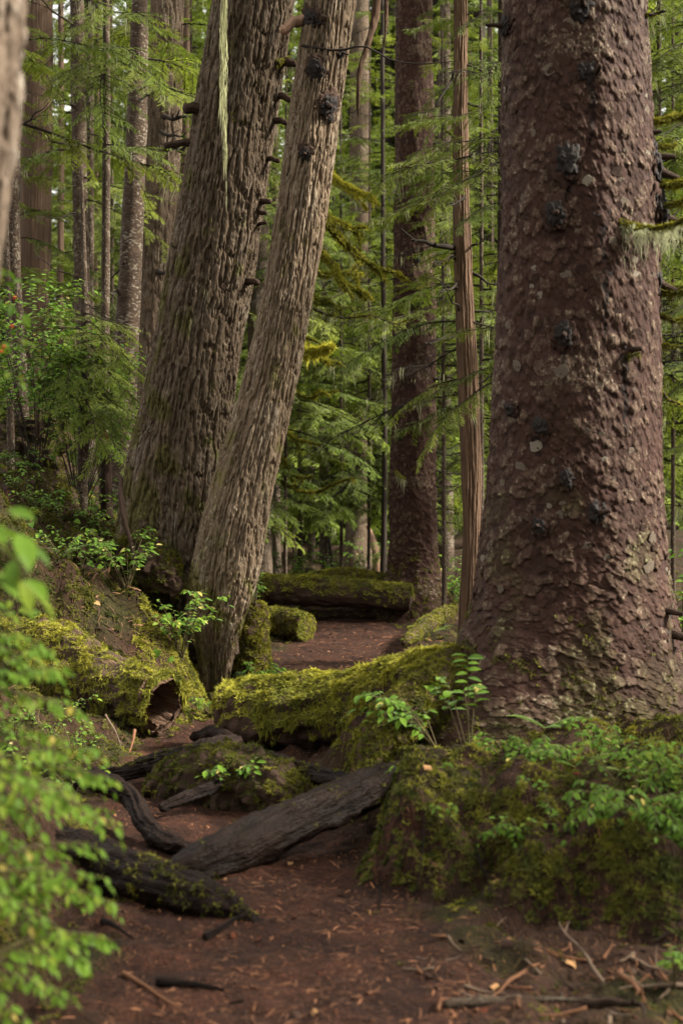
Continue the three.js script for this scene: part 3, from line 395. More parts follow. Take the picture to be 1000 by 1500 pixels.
  limb(958, 215, 990, 212, 0.016, { n: 140, size: 0.022, twigs: 0 }); limb(962, 268, 1035, 262, 0.022, { n: 300, size: 0.028, beard: 4, beardLen: 0.15, near: 0.1 }); limb(962, 424, 1045, 416, 0.03, { n: 420, size: 0.026, beard: 8, beardLen: 0.2, twigs: 2 }); limb(966, 505, 1040, 505, 0.012, { n: 160, size: 0.02, beard: 3 }); limb(958, 345, 1010, 352, 0.02, { n: 120, size: 0.02, twigs: 0, beard: 4 });
  limb(960, 176, 1030, 160, 0.014, { n: 260, size: 0.022, beard: 6, beardLen: 0.2 }); limb(955, 300, 1030, 290, 0.016, { n: 260, size: 0.024, beard: 8, beardLen: 0.25, near: 0.15 }); limb(965, 462, 1030, 470, 0.012, { n: 200, size: 0.02, beard: 6 }); limb(962, 560, 1020, 610, 0.010, { n: 60, size: 0.015 }); limb(915, 522, 936, 516, 0.012, { n: 60, size: 0.018, twigs: 0, near: 0.12 }); limb(940, 22, 975, 16, 0.016, { n: 40, size: 0.015, twigs: 1 });
  { const pts = []; for (let i = 0; i < 40; i++) { const q = surf(axis, 905 + 60 * r(), 330 + 20 * r(), d); pts.push(q.p.addScaledVector(q.n, 0.05 + 0.12 * r())); } beards(t, base, pts, r, 0.1, 0.36); }
  mossOn(scatter(g, 3400, r, (p, n) => (p.y < 1.05 && n.z > -0.6 ? smooth(0.0, 0.5, 0.55 - (p.y - 0.3) * 0.9 + 0.9 * fbm3(p.x * 4, p.y * 4, p.z * 4)) * (n.x < 0 ? 1 : 0.6) : p.x < SPR.x - 0.3 ? 0.03 * smooth(0.1, 0.5, fbm3(p.x * 5, p.y * 3, p.z * 5)) : 0)), r, 0.022, t, base, 'moss', { k: 0.95, y: 0.45 });
  mossOn(scatter(g, 130, r, (p, n) => Math.hypot((p.x - surf(axis, 787, 605, d).p.x) * 1.4, p.y - surf(axis, 787, 605, d).p.y) < 0.06 && n.z > 0 ? 1 : 0), r, 0.016, t, base, 'moss', { k: 1.1, y: 0.8 });
}

// ---------------------------------------------------------------- the twin-stemmed hemlock, in focus
const twin = thing('hemlock_tree', 'leaning twin-stemmed hemlock with furrowed grey brown bark on the bank', 'tree', V(-1.2, 0.7, -11.2));
{
  const t = twin, base = t.position.clone(), r = rng(52);
  const dl = 11.7, kl = dl / F / 2, L = [[258, 960, 178], [254, 880, 172], [255, 800, 160], [261, 700, 146], [274, 600, 134], [290, 500, 126], [312, 380, 122], [330, 260, 118], [350, 130, 116], [370, 0, 116], [392, -150, 110]].map(([x, y, w]) => P4(x, y, dl, w * kl));
  const dr = 11.1, kr = dr / F / 2, R = [[314, 1010, 36], [317, 960, 50], [320, 905, 78], [330, 845, 96], [342, 780, 95], [359, 700, 86], [384, 610, 78], [408, 500, 72], [430, 380, 71], [448, 260, 71], [466, 130, 71], [485, 0, 70], [508, -150, 70]].map(([x, y, w]) => P4(x, y, dr, w * kr));
  const axL = axisOf(L), axR = axisOf(R);
  const fluteL = (th, tt, y) => 1 + Math.exp(-Math.max(0, y - 1.0) / 0.5) * (0.10 * Math.sin(th * 3 + 1) + 0.07 * Math.sin(th * 5)) + 0.05 * n3(Math.cos(th) * 1.6, y * 0.7, Math.sin(th) * 1.6 + 5), fluteR = (th, tt, y) => { const f = Math.exp(-Math.max(0, y - 0.6) / 0.6); return 1 - 0.30 * f * Math.exp(-(((th - 2.75) / 0.22) ** 2)) + 0.13 * f * Math.sin(th * 3 + 2.2) + 0.07 * n3(Math.cos(th) * 1.6, y * 0.9, Math.sin(th) * 1.6 + 15); };
  const tint = (th, tt, x, y, z) => { const v = 1.12 + 0.25 * fbm3(x * 2, y * 1.2, z * 2), m = smooth(0.12, 0.5, fbm3(x * 3 + 7, y * 2, z * 3, 4) + 0.35 * clamp(-1.15 - x + 0.22 * (y - 1.2)) + 0.12 * (1.3 - y)) * 0.9; return [lerp(v, 0.78, m), lerp(v, 0.95, m), lerp(v, 0.42, m)]; };
  const gl = tube(L, 430, 260, { tex: texHemlock, amp: 0.054, nU: 4, tileV: 1.8, shape: fluteL, tint }), gr = tube(R, 430, 190, { tex: texHemlock, amp: 0.038, nU: 3, u0: 0.3, v0: 0.4, tileV: 1.7, shape: fluteR, tint: (...a) => tint(...a).map((c, i) => c * [1.72, 1.74, 1.74][i]) });
  mesh('trunk', gl, M.hemlock, t, base).userData.label = 'thicker darker stem'; mesh('trunk', gr, M.hemlock, t, base).userData.label = 'slimmer stem leaning over the trail';
  const ul = [[392, -150, 110], [450, -700, 90], [520, -1500, 60], [540, -2600, 8]].map(([x, y, w]) => P4(x, y, dl, w * kl)), ur = [[508, -150, 70], [590, -700, 56], [650, -1500, 36], [670, -2400, 6]].map(([x, y, w]) => P4(x, y, dr, w * kr));
  for (const u of [ul, ur]) mesh('trunk', tube(u, 24, 24, { nU: 3, tint: () => [1, 1, 1] }), M.hemlock, t, base);
  crownOn(t, base, [...crownLimbs(axisOf(ul), 8.0, 15.5, 50, 2.8, 1.0, r, { p0: 0.1 }), ...crownLimbs(axisOf(ur), 7.8, 14, 32, 2.0, 0.8, r, { p0: 0.1 })], 2, { seed: 6 });
  for (const [x, y, s] of [[462, 103, 0.055], [480, 156, 0.058], [447, 226, 0.038], [457, 30, 0.06], [499, 78, 0.026], [483, 175, 0.02]]) { const q = surf(axR, x, y, dr); burl(t, base, q.p.addScaledVector(q.n, 0.015), q.n.clone().add(V(0, -0.2, 0)).normalize(), s * 1.25, x, M.logBark); }
  for (const [x, y, s] of [[362, 152, 0.06], [395, 246, 0.035], [330, 420, 0.03]]) { const q = surf(axL, x, y, dl); mesh('knot', knotGeo(q.p.addScaledVector(q.n, -0.025), q.n, s, x, 0.55), M.logBark, t, base); }
  const stub = (ax, d, x0, y0, x1, y1, r0, m) => { const A = surf(ax, x0, y0, d), B = px(x1, y1, -A.p.z - 0.08); return mesh('limb', bareLimb(A.p.addScaledVector(A.n, -0.05), B, r0 * 1.15, x0, { twigs: 0, sag: -0.05, taper: 0.75 }), m, t, base); };
  stub(axR, dr, 448, 22, 411, 47, 0.042, M.paleWood).userData.label = 'pale freshly broken limb'; for (const [x0, y0, x1, y1, q] of [[415, 92, 432, 93, 0.035], [412, 138, 427, 148, 0.03], [408, 176, 420, 180, 0.026], [396, 232, 408, 236, 0.022], [385, 296, 396, 296, 0.026], [380, 312, 391, 313, 0.02], [364, 413, 378, 414, 0.03], [383, 330, 390, 326, 0.016]]) stub(axL, dl, x0, y0, x1, y1, q, M.logBark);
  for (const [x0, y0, x1, y1, q] of [[282, 163, 270, 158, 0.05], [268, 210, 240, 213, 0.03]]) stub(axL, dl, x0 + 8, y0, x1, y1, q, M.logBark);
  mossyLimb(t, base, surf(axL, 404, 92, dl).p, px(424, 84, dl - 0.1), 0.03, 5, { n: 90, size: 0.02, twigs: 0, y: 1 });
  mesh('limb', bareLimb(surf(axR, 452, 72, dr).p, px(668, 96, dr - 0.5), 0.011, 9, { twigs: 0, sag: -0.03 }), M.twig, t, base);
  mesh('limb', bareLimb(px(390, -60, dl - 0.3), px(318, -40, 10.5), 0.02, 19, { twigs: 0 }), M.twig, t, base);   // the limb that carries the long lichen
  mossOn(scatter(gl, 1500, r, (p, n) => { const [ax] = axL(p.y); return n.z > -0.5 ? smooth(0.05, 0.5, fbm3(p.x * 4, p.y * 2.5, p.z * 4) + 0.9 * clamp(ax - p.x - 0.18) + 0.25 * clamp(1.6 - p.y)) : 0; }), r, 0.017, t, base, 'moss', { k: 0.8, y: 0.45 });
  mossOn(scatter(gr, 700, r, (p, n) => n.z > -0.3 ? smooth(0.1, 0.5, fbm3(p.x * 4, p.y * 3, p.z * 4) + 0.6 * clamp(1.1 - p.y) - 0.25) : 0), r, 0.018, t, base, 'moss', { k: 0.85, y: 0.5 });
  { const A = px(178, 700, 11.2), rt = tube([[A.x, A.y, A.z, 0.016], ...[[177, 730], [183, 765], [192, 795], [200, 830]].map(([x, y], i) => P4(x, y, 11.0 - i * 0.05, 0.02 - i * 0.002))], 40, 10, { tex: texRoot, amp: 0.006, tileU: 0.3, tileV: 0.6 }); mesh('root', rt, M.logBark, t, base); }
}
{ // long beard of lichen hanging in front of the thicker stem
  const p0 = px(329, -45, 10.45), t = thing('lichen_strand', 'long pale yellow green beard of lichen hanging before the twin-stemmed hemlock', 'lichen', p0), r = rng(61), out = [], Lm = 1.78;
  for (let k = 0; k < 240; k++) { const q0 = r() < 0.25 ? 0 : r() * 0.75, len = 0.10 + 0.30 * r() * (1 - q0 * 0.6), w = 0.028 * Math.sin(Math.PI * clamp(q0 * 1.15 + 0.12)) * (q0 > 0.62 ? 0.35 : 1), x = (r() - 0.5) * 2 * w - 0.012 * Math.sin(q0 * 5), z = (r() - 0.5) * 2 * w, a = V(x, -q0 * Lm, z), b = V(x + (r() - 0.5) * 0.03, a.y - len * 0.5, z + (r() - 0.5) * 0.03), c = V(b.x * 0.8 - 0.01 * Math.sin(q0 * 5) + (r() - 0.5) * 0.03, a.y - len, b.z); strip(out, a, b, c, 0.006, V(Math.cos(k), 0, Math.sin(k))); }
  let p = V(0, 0, 0); for (let i = 0; i < 16; i++) { const b = V(-0.012 * Math.sin((i + 1) / 16 * 5) + (r() - 0.5) * 0.006, -(i + 0.5) / 16 * Lm, 0), c = V(b.x, -(i + 1.1) / 16 * Lm, 0); strip(out, p, b, c, 0.010, V(1, 0, 0.3)); p = V(b.x, -(i + 1) / 16 * Lm, 0); }
  const m = M.lichen.clone(); m.color = rgb(0.36, 0.35, 0.19); mesh('strand', triGeo(out), m, t);
}

// ---------------------------------------------------------------- the other trees that can be told apart
{
  const A = bgTree({ name: 'spruce_tree', label: 'straight dark brown spruce with mossy flared foot beside the fallen log', d: 20, line: [[606, -120, 52], [606, 0, 54], [607, 300, 60], [606, 500, 64], [605, 700, 69], [605, 800, 74], [606, 850, 88], [608, 885, 118]], mat: M.spruceFar, tex: texSpruce, amp: 0.05, tileU: 0.75, tileV: 1.5, big: 1, seed: 71, height: 24, crown: { y0: 9.2, n: 60, len: 3.4, lod: 2 }, limbs: [[636, 210, 680, 200, 0.02], [636, 285, 690, 270, 0.025, -0.5], [580, 250, 570, 300, 0.012, -1], [637, 375, 700, 345, 0.02], [637, 500, 680, 480, 0.03], [637, 555, 670, 545, 0.028], [638, 625, 665, 618, 0.016], [639, 662, 676, 664, 0.018], [640, 690, 680, 692, 0.018], [638, 712, 672, 710, 0.014], [640, 745, 672, 745, 0.014], [640, 762, 672, 766, 0.014], [578, 405, 545, 420, 0.012]] });
  mossOn(scatter(A.g, 2600, A.r, (p, n) => n.z > -0.4 ? (p.y < 1.0 ? smooth(0.1, 0.6, 1.1 - p.y * 1.1 + 0.8 * fbm3(p.x * 4, p.y * 4, p.z * 4)) : p.y < 2.2 ? 0.03 : 0.004) : 0), A.r, 0.035, A.t, A.base, 'moss', { k: 0.85, y: 0.5 });
  for (const [x, y, s] of [[609, 445, 0.07], [585, 640, 0.05], [612, 380, 0.05]]) { const q = surf(A.axis, x, y, 20); mesh('knot', knotGeo(q.p, q.n, s, x), M.knot, A.t, A.base); }
  { const q = surf(A.axis, 578, 690, 20), B = px(596, 702, 19.2); mossyLimb(A.t, A.base, q.p, B, 0.018, 33, { n: 100, size: 0.035, beard: 22, beardLen: 0.45, twigs: 1 }); }
}
{
  const A = bgTree({ name: 'dead_tree', label: 'slender dead tree with stripped reddish brown wood behind the massive spruce', d: 14, line: [[672, -100, 18], [674, 0, 20], [674, 200, 22], [678, 400, 27], [682, 500, 29], [687, 600, 31], [690, 700, 29], [690, 800, 26], [686, 920, 30]], mat: M.cedar, tex: texFibre, amp: 0.02, tileU: 0.45, tileV: 1.1, seed: 83, height: 13, big: 1,
    limbs: [[664, 364, 588, 340, 0.03, -0.6], [664, 372, 634, 386, 0.028, -0.5], [690, 358, 708, 352, 0.014, -0.3], [668, 412, 640, 428, 0.014, -0.5], [670, 422, 638, 408, 0.012, 0.4], [693, 400, 730, 420, 0.02], [670, 452, 650, 415, 0.012, -0.5], [672, 486, 618, 502, 0.028, -0.6], [697, 456, 730, 452, 0.013], [662, 108, 640, 150, 0.018, -0.3], [664, 200, 645, 185, 0.012], [685, 150, 735, 160, 0.013], [684, 95, 730, 108, 0.016], [686, 20, 715, 12, 0.01], [700, 560, 735, 540, 0.012], [676, 290, 655, 300, 0.016, -0.3], [692, 470, 735, 480, 0.01], [686, 230, 735, 215, 0.008]] });
  const q = surf(A.axis, 664, 372, 14).p; mossyLimb(A.t, A.base, q, px(632, 388, 13.4), 0.03, 41, { n: 160, size: 0.022, twigs: 0, y: 0.5 });
}
{ // leaning tree mostly hidden by the twin-stemmed hemlock, with mossy limbs that show beyond it
  const A = bgTree({ name: 'hemlock_tree', label: 'leaning hemlock behind the twin-stemmed one with limbs furred in yellow moss', d: 13.2, line: [[512, -60, 40], [470, 180, 42], [438, 360, 44], [392, 600, 46], [352, 860, 50]], mat: M.hemlockFar, tex: texHemlock, seed: 91, height: 15, crown: { y0: 6.6, n: 30, len: 2.4, lod: 1 } });
  for (const [x0, y0, x1, y1, r0, dd, o] of [[468, 238, 554, 294, 0.04, -0.6, { y: 1.15, k: 2.0, n: 1100 }], [455, 290, 530, 345, 0.035, 0.2, {}], [450, 300, 566, 402, 0.045, 0.5, { n: 900 }], [445, 345, 540, 440, 0.04, -0.3, { n: 900 }], [436, 385, 530, 402, 0.03, 0.6, {}], [425, 415, 500, 450, 0.025, 0, { y: 0.3 }], [415, 460, 490, 540, 0.03, 0.5, {}], [440, 440, 600, 470, 0.016, 0.8, { y: 0.3, n: 200 }]]) { const a = surf(A.axis, x0, y0, 13.2).p; mossyLimb(A.t, A.base, a, px(x1, y1, 13.2 + dd), r0, x1, { n: 700, size: 0.034, k: 1.5, beard: 12, beardLen: 0.3, ...o }); }
  const c = px(452, 505, 12.4), r = rng(4), q = surf(A.axis, 418, 500, 13.2).p, m = mossyLimb(A.t, A.base, q, px(486, 512, 12.2), 0.03, 77, { n: 1300, size: 0.06, twigs: 0, y: 1.2, k: 2.2 }); void c; void r; void m;
}
const bark2 = { mat: M.spotted, tex: texSpotted, amp: 0.012 };
bgTree({ name: 'cedar_tree', label: 'thick shaggy cedar trunk among the thin dark trunks', d: 22, line: [[56, -80, 44], [55, 0, 46], [54, 250, 47], [50, 430, 46], [48, 640, 52]], mat: M.cedarFar, tex: texFibre, amp: 0.05, tileU: 0.6, tileV: 1.4, seed: 101, height: 22, crown: { y0: 7.4, n: 26, len: 2.2, lod: 1 } });
bgTree({ name: 'slim_tree', label: 'crooked slim trunk growing on top of the mossy stump', d: 14, line: [[22, -80, 14], [24, 120, 16], [20, 330, 18], [26, 480, 19], [31, 600, 24]], ...bark2, seed: 103, height: 13, crown: { y0: 5, n: 26, len: 1.8, lod: 0 }, limbs: [[30, 180, 70, 150, 0.012, -0.5]] });
bgTree({ name: 'slim_tree', label: 'very thin pale stem beside the crooked slim trunk on the stump', d: 13.7, line: [[6, 200, 7], [10, 350, 8], [14, 500, 9], [16, 625, 11]], ...bark2, seed: 104, height: 8 });
bgTree({ name: 'hemlock_tree', label: 'dark lichen spotted trunk with hemlock boughs, thinner than its neighbours', d: 19, line: [[110, -80, 20], [113, 0, 21], [117, 250, 22], [123, 490, 23], [128, 640, 27]], ...bark2, seed: 105, height: 17, crown: { y0: 5.4, n: 34, len: 1.7, lod: 0, p0: -0.2 }, limbs: [[108, 35, 52, -8, 0.02, -0.6], [112, 155, 58, 122, 0.02, -0.8], [112, 215, 50, 190, 0.022, -0.6], [128, 130, 168, 85, 0.02, -1.2], [112, 310, 52, 318, 0.014, -0.5], [114, 405, 52, 375, 0.014, -0.5]] });
bgTree({ name: 'slim_tree', label: 'thin dark pole close behind the spotted hemlock trunk', d: 21, line: [[131, -80, 10], [132, 0, 10], [133, 460, 11], [134, 660, 13]], ...bark2, seed: 106, height: 14, crown: { y0: 7, n: 20, len: 1.6, lod: 1 } });
bgTree({ name: 'slim_tree', label: 'reddish brown pole between the shaggy cedar and spotted hemlock', d: 30, line: [[89, -60, 8], [90, 200, 9], [88, 470, 10], [87, 640, 12]], mat: M.cedarFar, tex: texFibre, amp: 0.02, seed: 107, height: 18, crown: { y0: 9, n: 24, len: 2, lod: 1 } });
bgTree({ name: 'spruce_tree', label: 'dark spruce trunk crusted with white lichen flecks beside the pale trunk', d: 17, line: [[207, -80, 22], [205, 0, 24], [199, 220, 31], [187, 480, 36], [181, 640, 37], [178, 720, 42]], ...bark2, amp: 0.03, seed: 108, height: 19, crown: { y0: 6.2, n: 28, len: 1.9, lod: 0 }, limbs: [[190, 125, 150, 92, 0.018, -0.6], [184, 178, 162, 170, 0.016, -0.3], [214, 140, 235, 125, 0.02, -0.8], [172, 425, 160, 430, 0.03, -0.4], [180, 385, 150, 420, 0.015, 0.4]] });
bgTree({ name: 'hemlock_tree', label: 'pale grey brown furrowed trunk behind the twin-stemmed hemlock', d: 19.5, line: [[246, -80, 46], [245, 0, 47], [240, 200, 48], [229, 400, 46], [222, 520, 47], [216, 680, 52]], mat: M.hemlockPale, tex: texHemlock, amp: 0.05, tileU: 0.7, tileV: 1.6, big: 1, seed: 109, height: 21, crown: { y0: 7.2, n: 26, len: 2, lod: 1 }, limbs: [[238, 95, 275, 98, 0.03, -0.8], [240, 172, 282, 165, 0.04, -0.8], [236, 192, 272, 195, 0.03, -0.8], [244, 215, 275, 210, 0.05, -1], [232, 395, 250, 397, 0.04, -0.7]] });
for (const [x, y, w, d, s, lab] of [[145, 200, 7, 36, 111, 'thin far pole standing just past the thin dark pole'], [160, 180, 9, 34, 112, 'far reddish pole seen between spotted hemlock and flecked spruce'], [275, 0, 12, 26, 113, 'far slim trunk half hidden by the thicker twin stem']]) bgTree({ name: 'slim_tree', label: lab, d, line: [[x, -60, w], [x - 4, 300, w], [x - 6, 640, w * 1.2]], mat: M.cedarFar, tex: texFibre, seed: s, height: 19, crown: { y0: 8, n: 30, len: 2.2, lod: 1 } });
// glade behind the fallen log
const glade = [
  [[[526, -60, 26], [527, 400, 32], [526, 640, 36], [524, 780, 38], [522, 850, 52]], 31, M.hemlockPale, texHemlock, 121, 'pale thick trunk far down the glade, beside a leaning white snag', { y0: 5, n: 46, len: 2.8, lod: 1 }],
  [[[474, -60, 7], [475, 400, 8], [476, 620, 9], [477, 840, 11]], 27, M.spotted, texSpotted, 122, 'dark slender trunk in the glade with a stick leaning on it', { y0: 3.4, n: 46, len: 1.9, lod: 1 }],
  [[[437, 500, 5], [439, 700, 6], [440, 850, 7]], 25, M.spotted, texSpotted, 123, 'thin sapling stem rising before the glade', { y0: 2.6, n: 26, len: 1.2, lod: 1 }, 9],
  [[[402, -60, 9], [404, 640, 10], [404, 850, 12]], 29, M.hemlockFar, texHemlock, 124, 'grey trunk close behind the slimmer stem of the twin hemlock', { y0: 4, n: 40, len: 2.0, lod: 1 }],
  [[[560, 100, 6], [561, 400, 7], [563, 700, 8], [561, 850, 10]], 23, M.twig, texSpotted, 125, 'thin blackish trunk close beside the straight dark spruce', { y0: 3.2, n: 34, len: 1.5, lod: 0 }, 12],
  [[[378, 500, 30], [380, 700, 32], [382, 860, 38]], 22, M.hemlockFar, texHemlock, 126, 'reddish trunk foot peeking out behind the twin hemlock above the fallen log', { y0: 5, n: 36, len: 2.4, lod: 1 }],
  [[[452, -60, 6], [455, 500, 7], [456, 830, 9]], 38, M.spotted, texSpotted, 127, 'hair-thin dark trunk deepest in the glade', { y0: 4, n: 40, len: 2.2, lod: 1 }],
  [[[652, -60, 16], [651, 500, 18], [650, 860, 22]], 30, M.spotted, texSpotted, 128, 'dark far trunk in the gap between straight spruce and dead tree', { y0: 4.5, n: 46, len: 2.6, lod: 1 }],
  [[[716, -60, 8], [720, 500, 9], [722, 860, 10]], 26, M.spotted, texSpotted, 129, 'thin dark trunk between the dead tree and the massive spruce', { y0: 3, n: 46, len: 2.0, lod: 1 }],
];
for (const [line, d, m, tex, seed, label, crown, height] of glade) { const A = bgTree({ name: seed === 123 || seed === 125 ? 'sapling' : 'hemlock_tree', label, d, line, mat: m, tex, amp: 0.02, seed, height: height ?? 20, crown }); if (seed === 126) for (const [x0, y0, x1, y1, q] of [[388, 640, 455, 700, 0.035], [390, 690, 520, 700, 0.03], [386, 585, 470, 650, 0.028], [390, 545, 500, 570, 0.02]]) mossyLimb(A.t, A.base, px(x0, y0, 22), px(x1, y1, 21.4), q, x1, { n: 700, size: 0.04, k: 1.2, beard: 8, sag: 0.16 }); }
{ const a = px(553, 838, 30), b = px(538, 770, 30.4), t = thing('snag', 'short bleached white snag leaning against the pale thick trunk', 'dead wood', a); const q = limbGeo([[a.x, a.y - 0.3, a.z, 0.09], [(a.x + b.x) / 2 + 0.05, (a.y + b.y) / 2, a.z, 0.085], [b.x, b.y, b.z, 0.04]], 10, 16); mesh('trunk', q, M.paleWood, t, a); }
{ const a = px(491, 838, 25.5), b = px(478, 755, 26.6), m = mesh('fallen_stick', limbGeo([[a.x, H(a.x, a.z) - 0.03, a.z, 0.04], [b.x, b.y, b.z, 0.02]], 7, 6), M.twig, scene); tag(m, 'dark stick leaning against the slender trunk in the glade', 'stick'); }
// young hemlocks that fill the middle distance
{
  const r = rng(131), spots = [[418, 22, 8], [500, 24, 9], [540, 25, 9], [590, 27, 10], [470, 33, 12], [650, 19, 8], [705, 17, 8], [640, 34, 12], [720, 24, 10], [965, 13, 7], [1015, 11.5, 6.5], [985, 19, 9], [950, 26, 11], [60, 28, 11], [110, 33, 13], [165, 24, 10], [20, 20, 8], [185, 29, 12], [280, 22, 10], [390, 36, 12], [560, 38, 13], [430, 40, 13], [75, 38, 13], [140, 40, 14], [690, 38, 13]];
  spots.forEach(([x, d, h], i) => bgTree({ name: 'young_hemlock', label: 'slender young hemlock with flat drooping boughs filling the wood behind', group: 'young hemlocks filling the middle distance', d, line: [[x + 6 * (r() - 0.5), 740 - (h - 2.5) / d * F, 80 / d], [x, 820, 130 / d]], ...bark2, seed: 140 + i, height: h + 1, crown: { y0: d < 20 ? 2.6 : 1.6, n: Math.round(h * 7), len: Math.min(2.2, 1.0 + h * 0.12), len1: 0.4, max: d < 34 ? 1.9 : 3, lod: d < 20 ? 0 : d < 34 ? 1 : 2 } }));
}
// hemlock boughs that reach into view at places the photograph shows
function boughTree(name, label, x, d, h, limbs, o = {}) { // a slim tree at photo column x with boughs at photo pixels: [start y, tip x, tip y, tip distance, length]
  const b = px(x, 750, d), gy = H(b.x, b.z), base = V(b.x, gy, b.z), t = thing(name, label, 'tree', base), r = rng(o.seed), top = o.top ?? h, pts = [[b.x, gy - 0.1, b.z, o.r ?? 0.05], [b.x + 0.03, gy + h * 0.5, b.z, (o.r ?? 0.05) * 0.8], [b.x, gy + top, b.z, 0.012]];
  mesh('trunk', tube(pts, 50, 12, { tex: texSpotted, amp: 0.008, tileU: 0.3, tileV: 0.7 }), M.spotted, t, base);
  const L = limbs.map(([y0, x1, y1, d1]) => { const q = px(x1, y1, d1), p = V(b.x, EYE - (y0 - 750) / F * d, b.z), v = q.clone().sub(p); return { p, az: Math.atan2(-v.z, v.x), pitch: Math.atan2(v.y, Math.hypot(v.x, v.z)) + 0.14, len: v.length() }; });
  crownOn(t, base, L, 0, { seed: o.seed, ...o }); void r; return t;
}
boughTree('hemlock_sapling', 'bright green hemlock sapling fanning its boughs before the flecked spruce', 120, 12.7, 3.1, [[470, 215, 545, 12.3], [500, 205, 600, 12.2], [450, 170, 470, 12.0], [520, 60, 560, 12.2], [480, 30, 500, 12.6], [560, 180, 640, 11.9], [540, 212, 640, 12.6], [600, 80, 650, 12.0], [430, 150, 440, 12.9], [590, 200, 690, 12.4], [440, 100, 425, 12.3], [460, 205, 500, 12.1], [490, 190, 530, 11.8], [530, 200, 575, 11.9], [510, 90, 590, 11.8], [550, 140, 640, 11.6], [470, 40, 470, 12.0], [500, 215, 560, 13.0], [570, 210, 610, 12.0]], { seed: 361, lichen: false });
boughTree('hemlock_tree', 'slim hemlock whose flat boughs overhang the dead tree', 730, 13.0, 9, [[225, 560, 275, 12.2], [205, 600, 232, 12.4], [240, 640, 310, 12.1], [190, 700, 250, 12.0], [260, 580, 250, 12.8], [120, 640, 90, 12.2], [90, 720, 140, 12.0], [300, 660, 330, 12.6], [160, 620, 180, 12.7], [20, 660, 40, 12.5], [560, 600, 640, 12.4], [540, 610, 580, 12.8], [480, 640, 500, 13.4]], { seed: 362 });
boughTree('hemlock_tree', 'slim hemlock with layered boughs draped before the flecked spruce trunk', 152, 15.0, 9, [[80, 80, 135, 14.2], [95, 60, 160, 14.0], [70, 240, 112, 14.0], [95, 262, 128, 13.9], [20, 230, 40, 14.0], [30, 70, 50, 14.4], [215, 245, 235, 14.1], [5, 120, 30, 14.2], [110, 150, 190, 13.6]], { seed: 363 });
boughTree('hemlock_tree', 'light green hemlock crowding behind the massive spruce', 1030, 11.0, 8, [[60, 940, 110, 10.4], [120, 930, 160, 10.6], [180, 950, 200, 10.2], [200, 940, 280, 10.6], [30, 935, 50, 10.8], [290, 960, 330, 10.4], [440, 960, 470, 10.6], [550, 955, 590, 10.8], [-30, 950, 10, 10.2], [640, 960, 680, 10.6]], { seed: 364 });
{ // the wood beyond, too far to tell its trees apart
  const r = rng(171), t = named(new THREE.Group(), 'distant_wood'); scene.add(t); tag(t, 'mass of distant hemlock boughs closing the view between the trunks', 'wood'); t.userData.kind = 'stuff';
  const limbs = [], stems = []; for (let k = 0; k < 122; k++) { const d = k < 70 ? 48 + 26 * r() : k < 105 ? 80 + 22 * r() : 47 + 12 * r(), x = k < 105 ? (r() * 2 - 1) * (d * 0.28 + 5) : d * (0.13 * r() - 0.01), y0 = H(x, -d), h = 22 + 11 * r(); stems.push({ m: new THREE.Matrix4().compose(V(x, y0 + h / 2 - 0.5, -d), new THREE.Quaternion(), V(0.12 + 0.2 * r(), h, 0.12 + 0.2 * r())) }); for (let i = 0; i < h * 3; i++) { const q = i / (h * 3); limbs.push({ p: V(x, y0 + 0.8 + q * h, -d), az: r() * TAU, pitch: -0.1 + 0.3 * q + (r() - 0.5) * 0.3, len: lerp(4.2, 1.0, q) * (0.7 + 0.6 * r()) }); } }
  crownOn(t, null, limbs, 2, { seed: 8 }); inst('trunk', new THREE.CylinderGeometry(0.7, 1, 1, 7), M.twig, stems, t);
}
{ // near trunk at the frame's edge, far out of focus, and unseen hemlocks added to shade the trail and block front sky
  const d = 3.0; bgTree({ name: 'hemlock_tree', label: 'pale leaning trunk close by, half out of view past the leafy shrub', d, line: [[-66, -200, 205], [-74, 0, 210], [-84, 120, 214], [-108, 290, 220], [-150, 600, 230], [-210, 1000, 250], [-260, 1290, 300]], mat: M.hemlockBleached, tex: texHemlock, amp: 0.03, tileU: 0.9, tileV: 1.8, big: 1, seed: 181, height: 17, crown: { y0: 5.4, n: 40, len: 2.6, lod: 2, p0: 0.15 } });
  const r = rng(182); for (const [x, z, h, rr, y0] of [[-3.4, 2.2, 17, 0.28, 4.5], [2.0, 3.4, 19, 0.35, 2.4], [7.2, -4.6, 18, 0.3, 2.2], [8.2, -0.6, 18, 0.3, 2.2], [-0.6, 5.2, 18, 0.3, 2.2], [4.8, 2.0, 18, 0.3, 2.6], [-3.8, 5.4, 18, 0.3, 2.2]]) {
    const y = H(x, z), base = V(x, y, z), t = thing('hemlock_tree', 'tall hemlock out of view added to shade the trail', 'tree', base, 'hemlocks added for shade round the viewpoint'), pts = [[x, y - 0.2, z, rr * 1.3], [x, y + 1, z, rr], [x, y + h / 2, z, rr * 0.7], [x, y + h, z, 0.03]];
    mesh('trunk', tube(pts, 30, 16, { nU: 2 }), M.hemlockFar, t, base); crownOn(t, base, crownLimbs(axisOf(pts), y + y0, y + h - 0.4, 52, 3.0, 0.8, r), 2, { seed: 183 + x });
  }
}

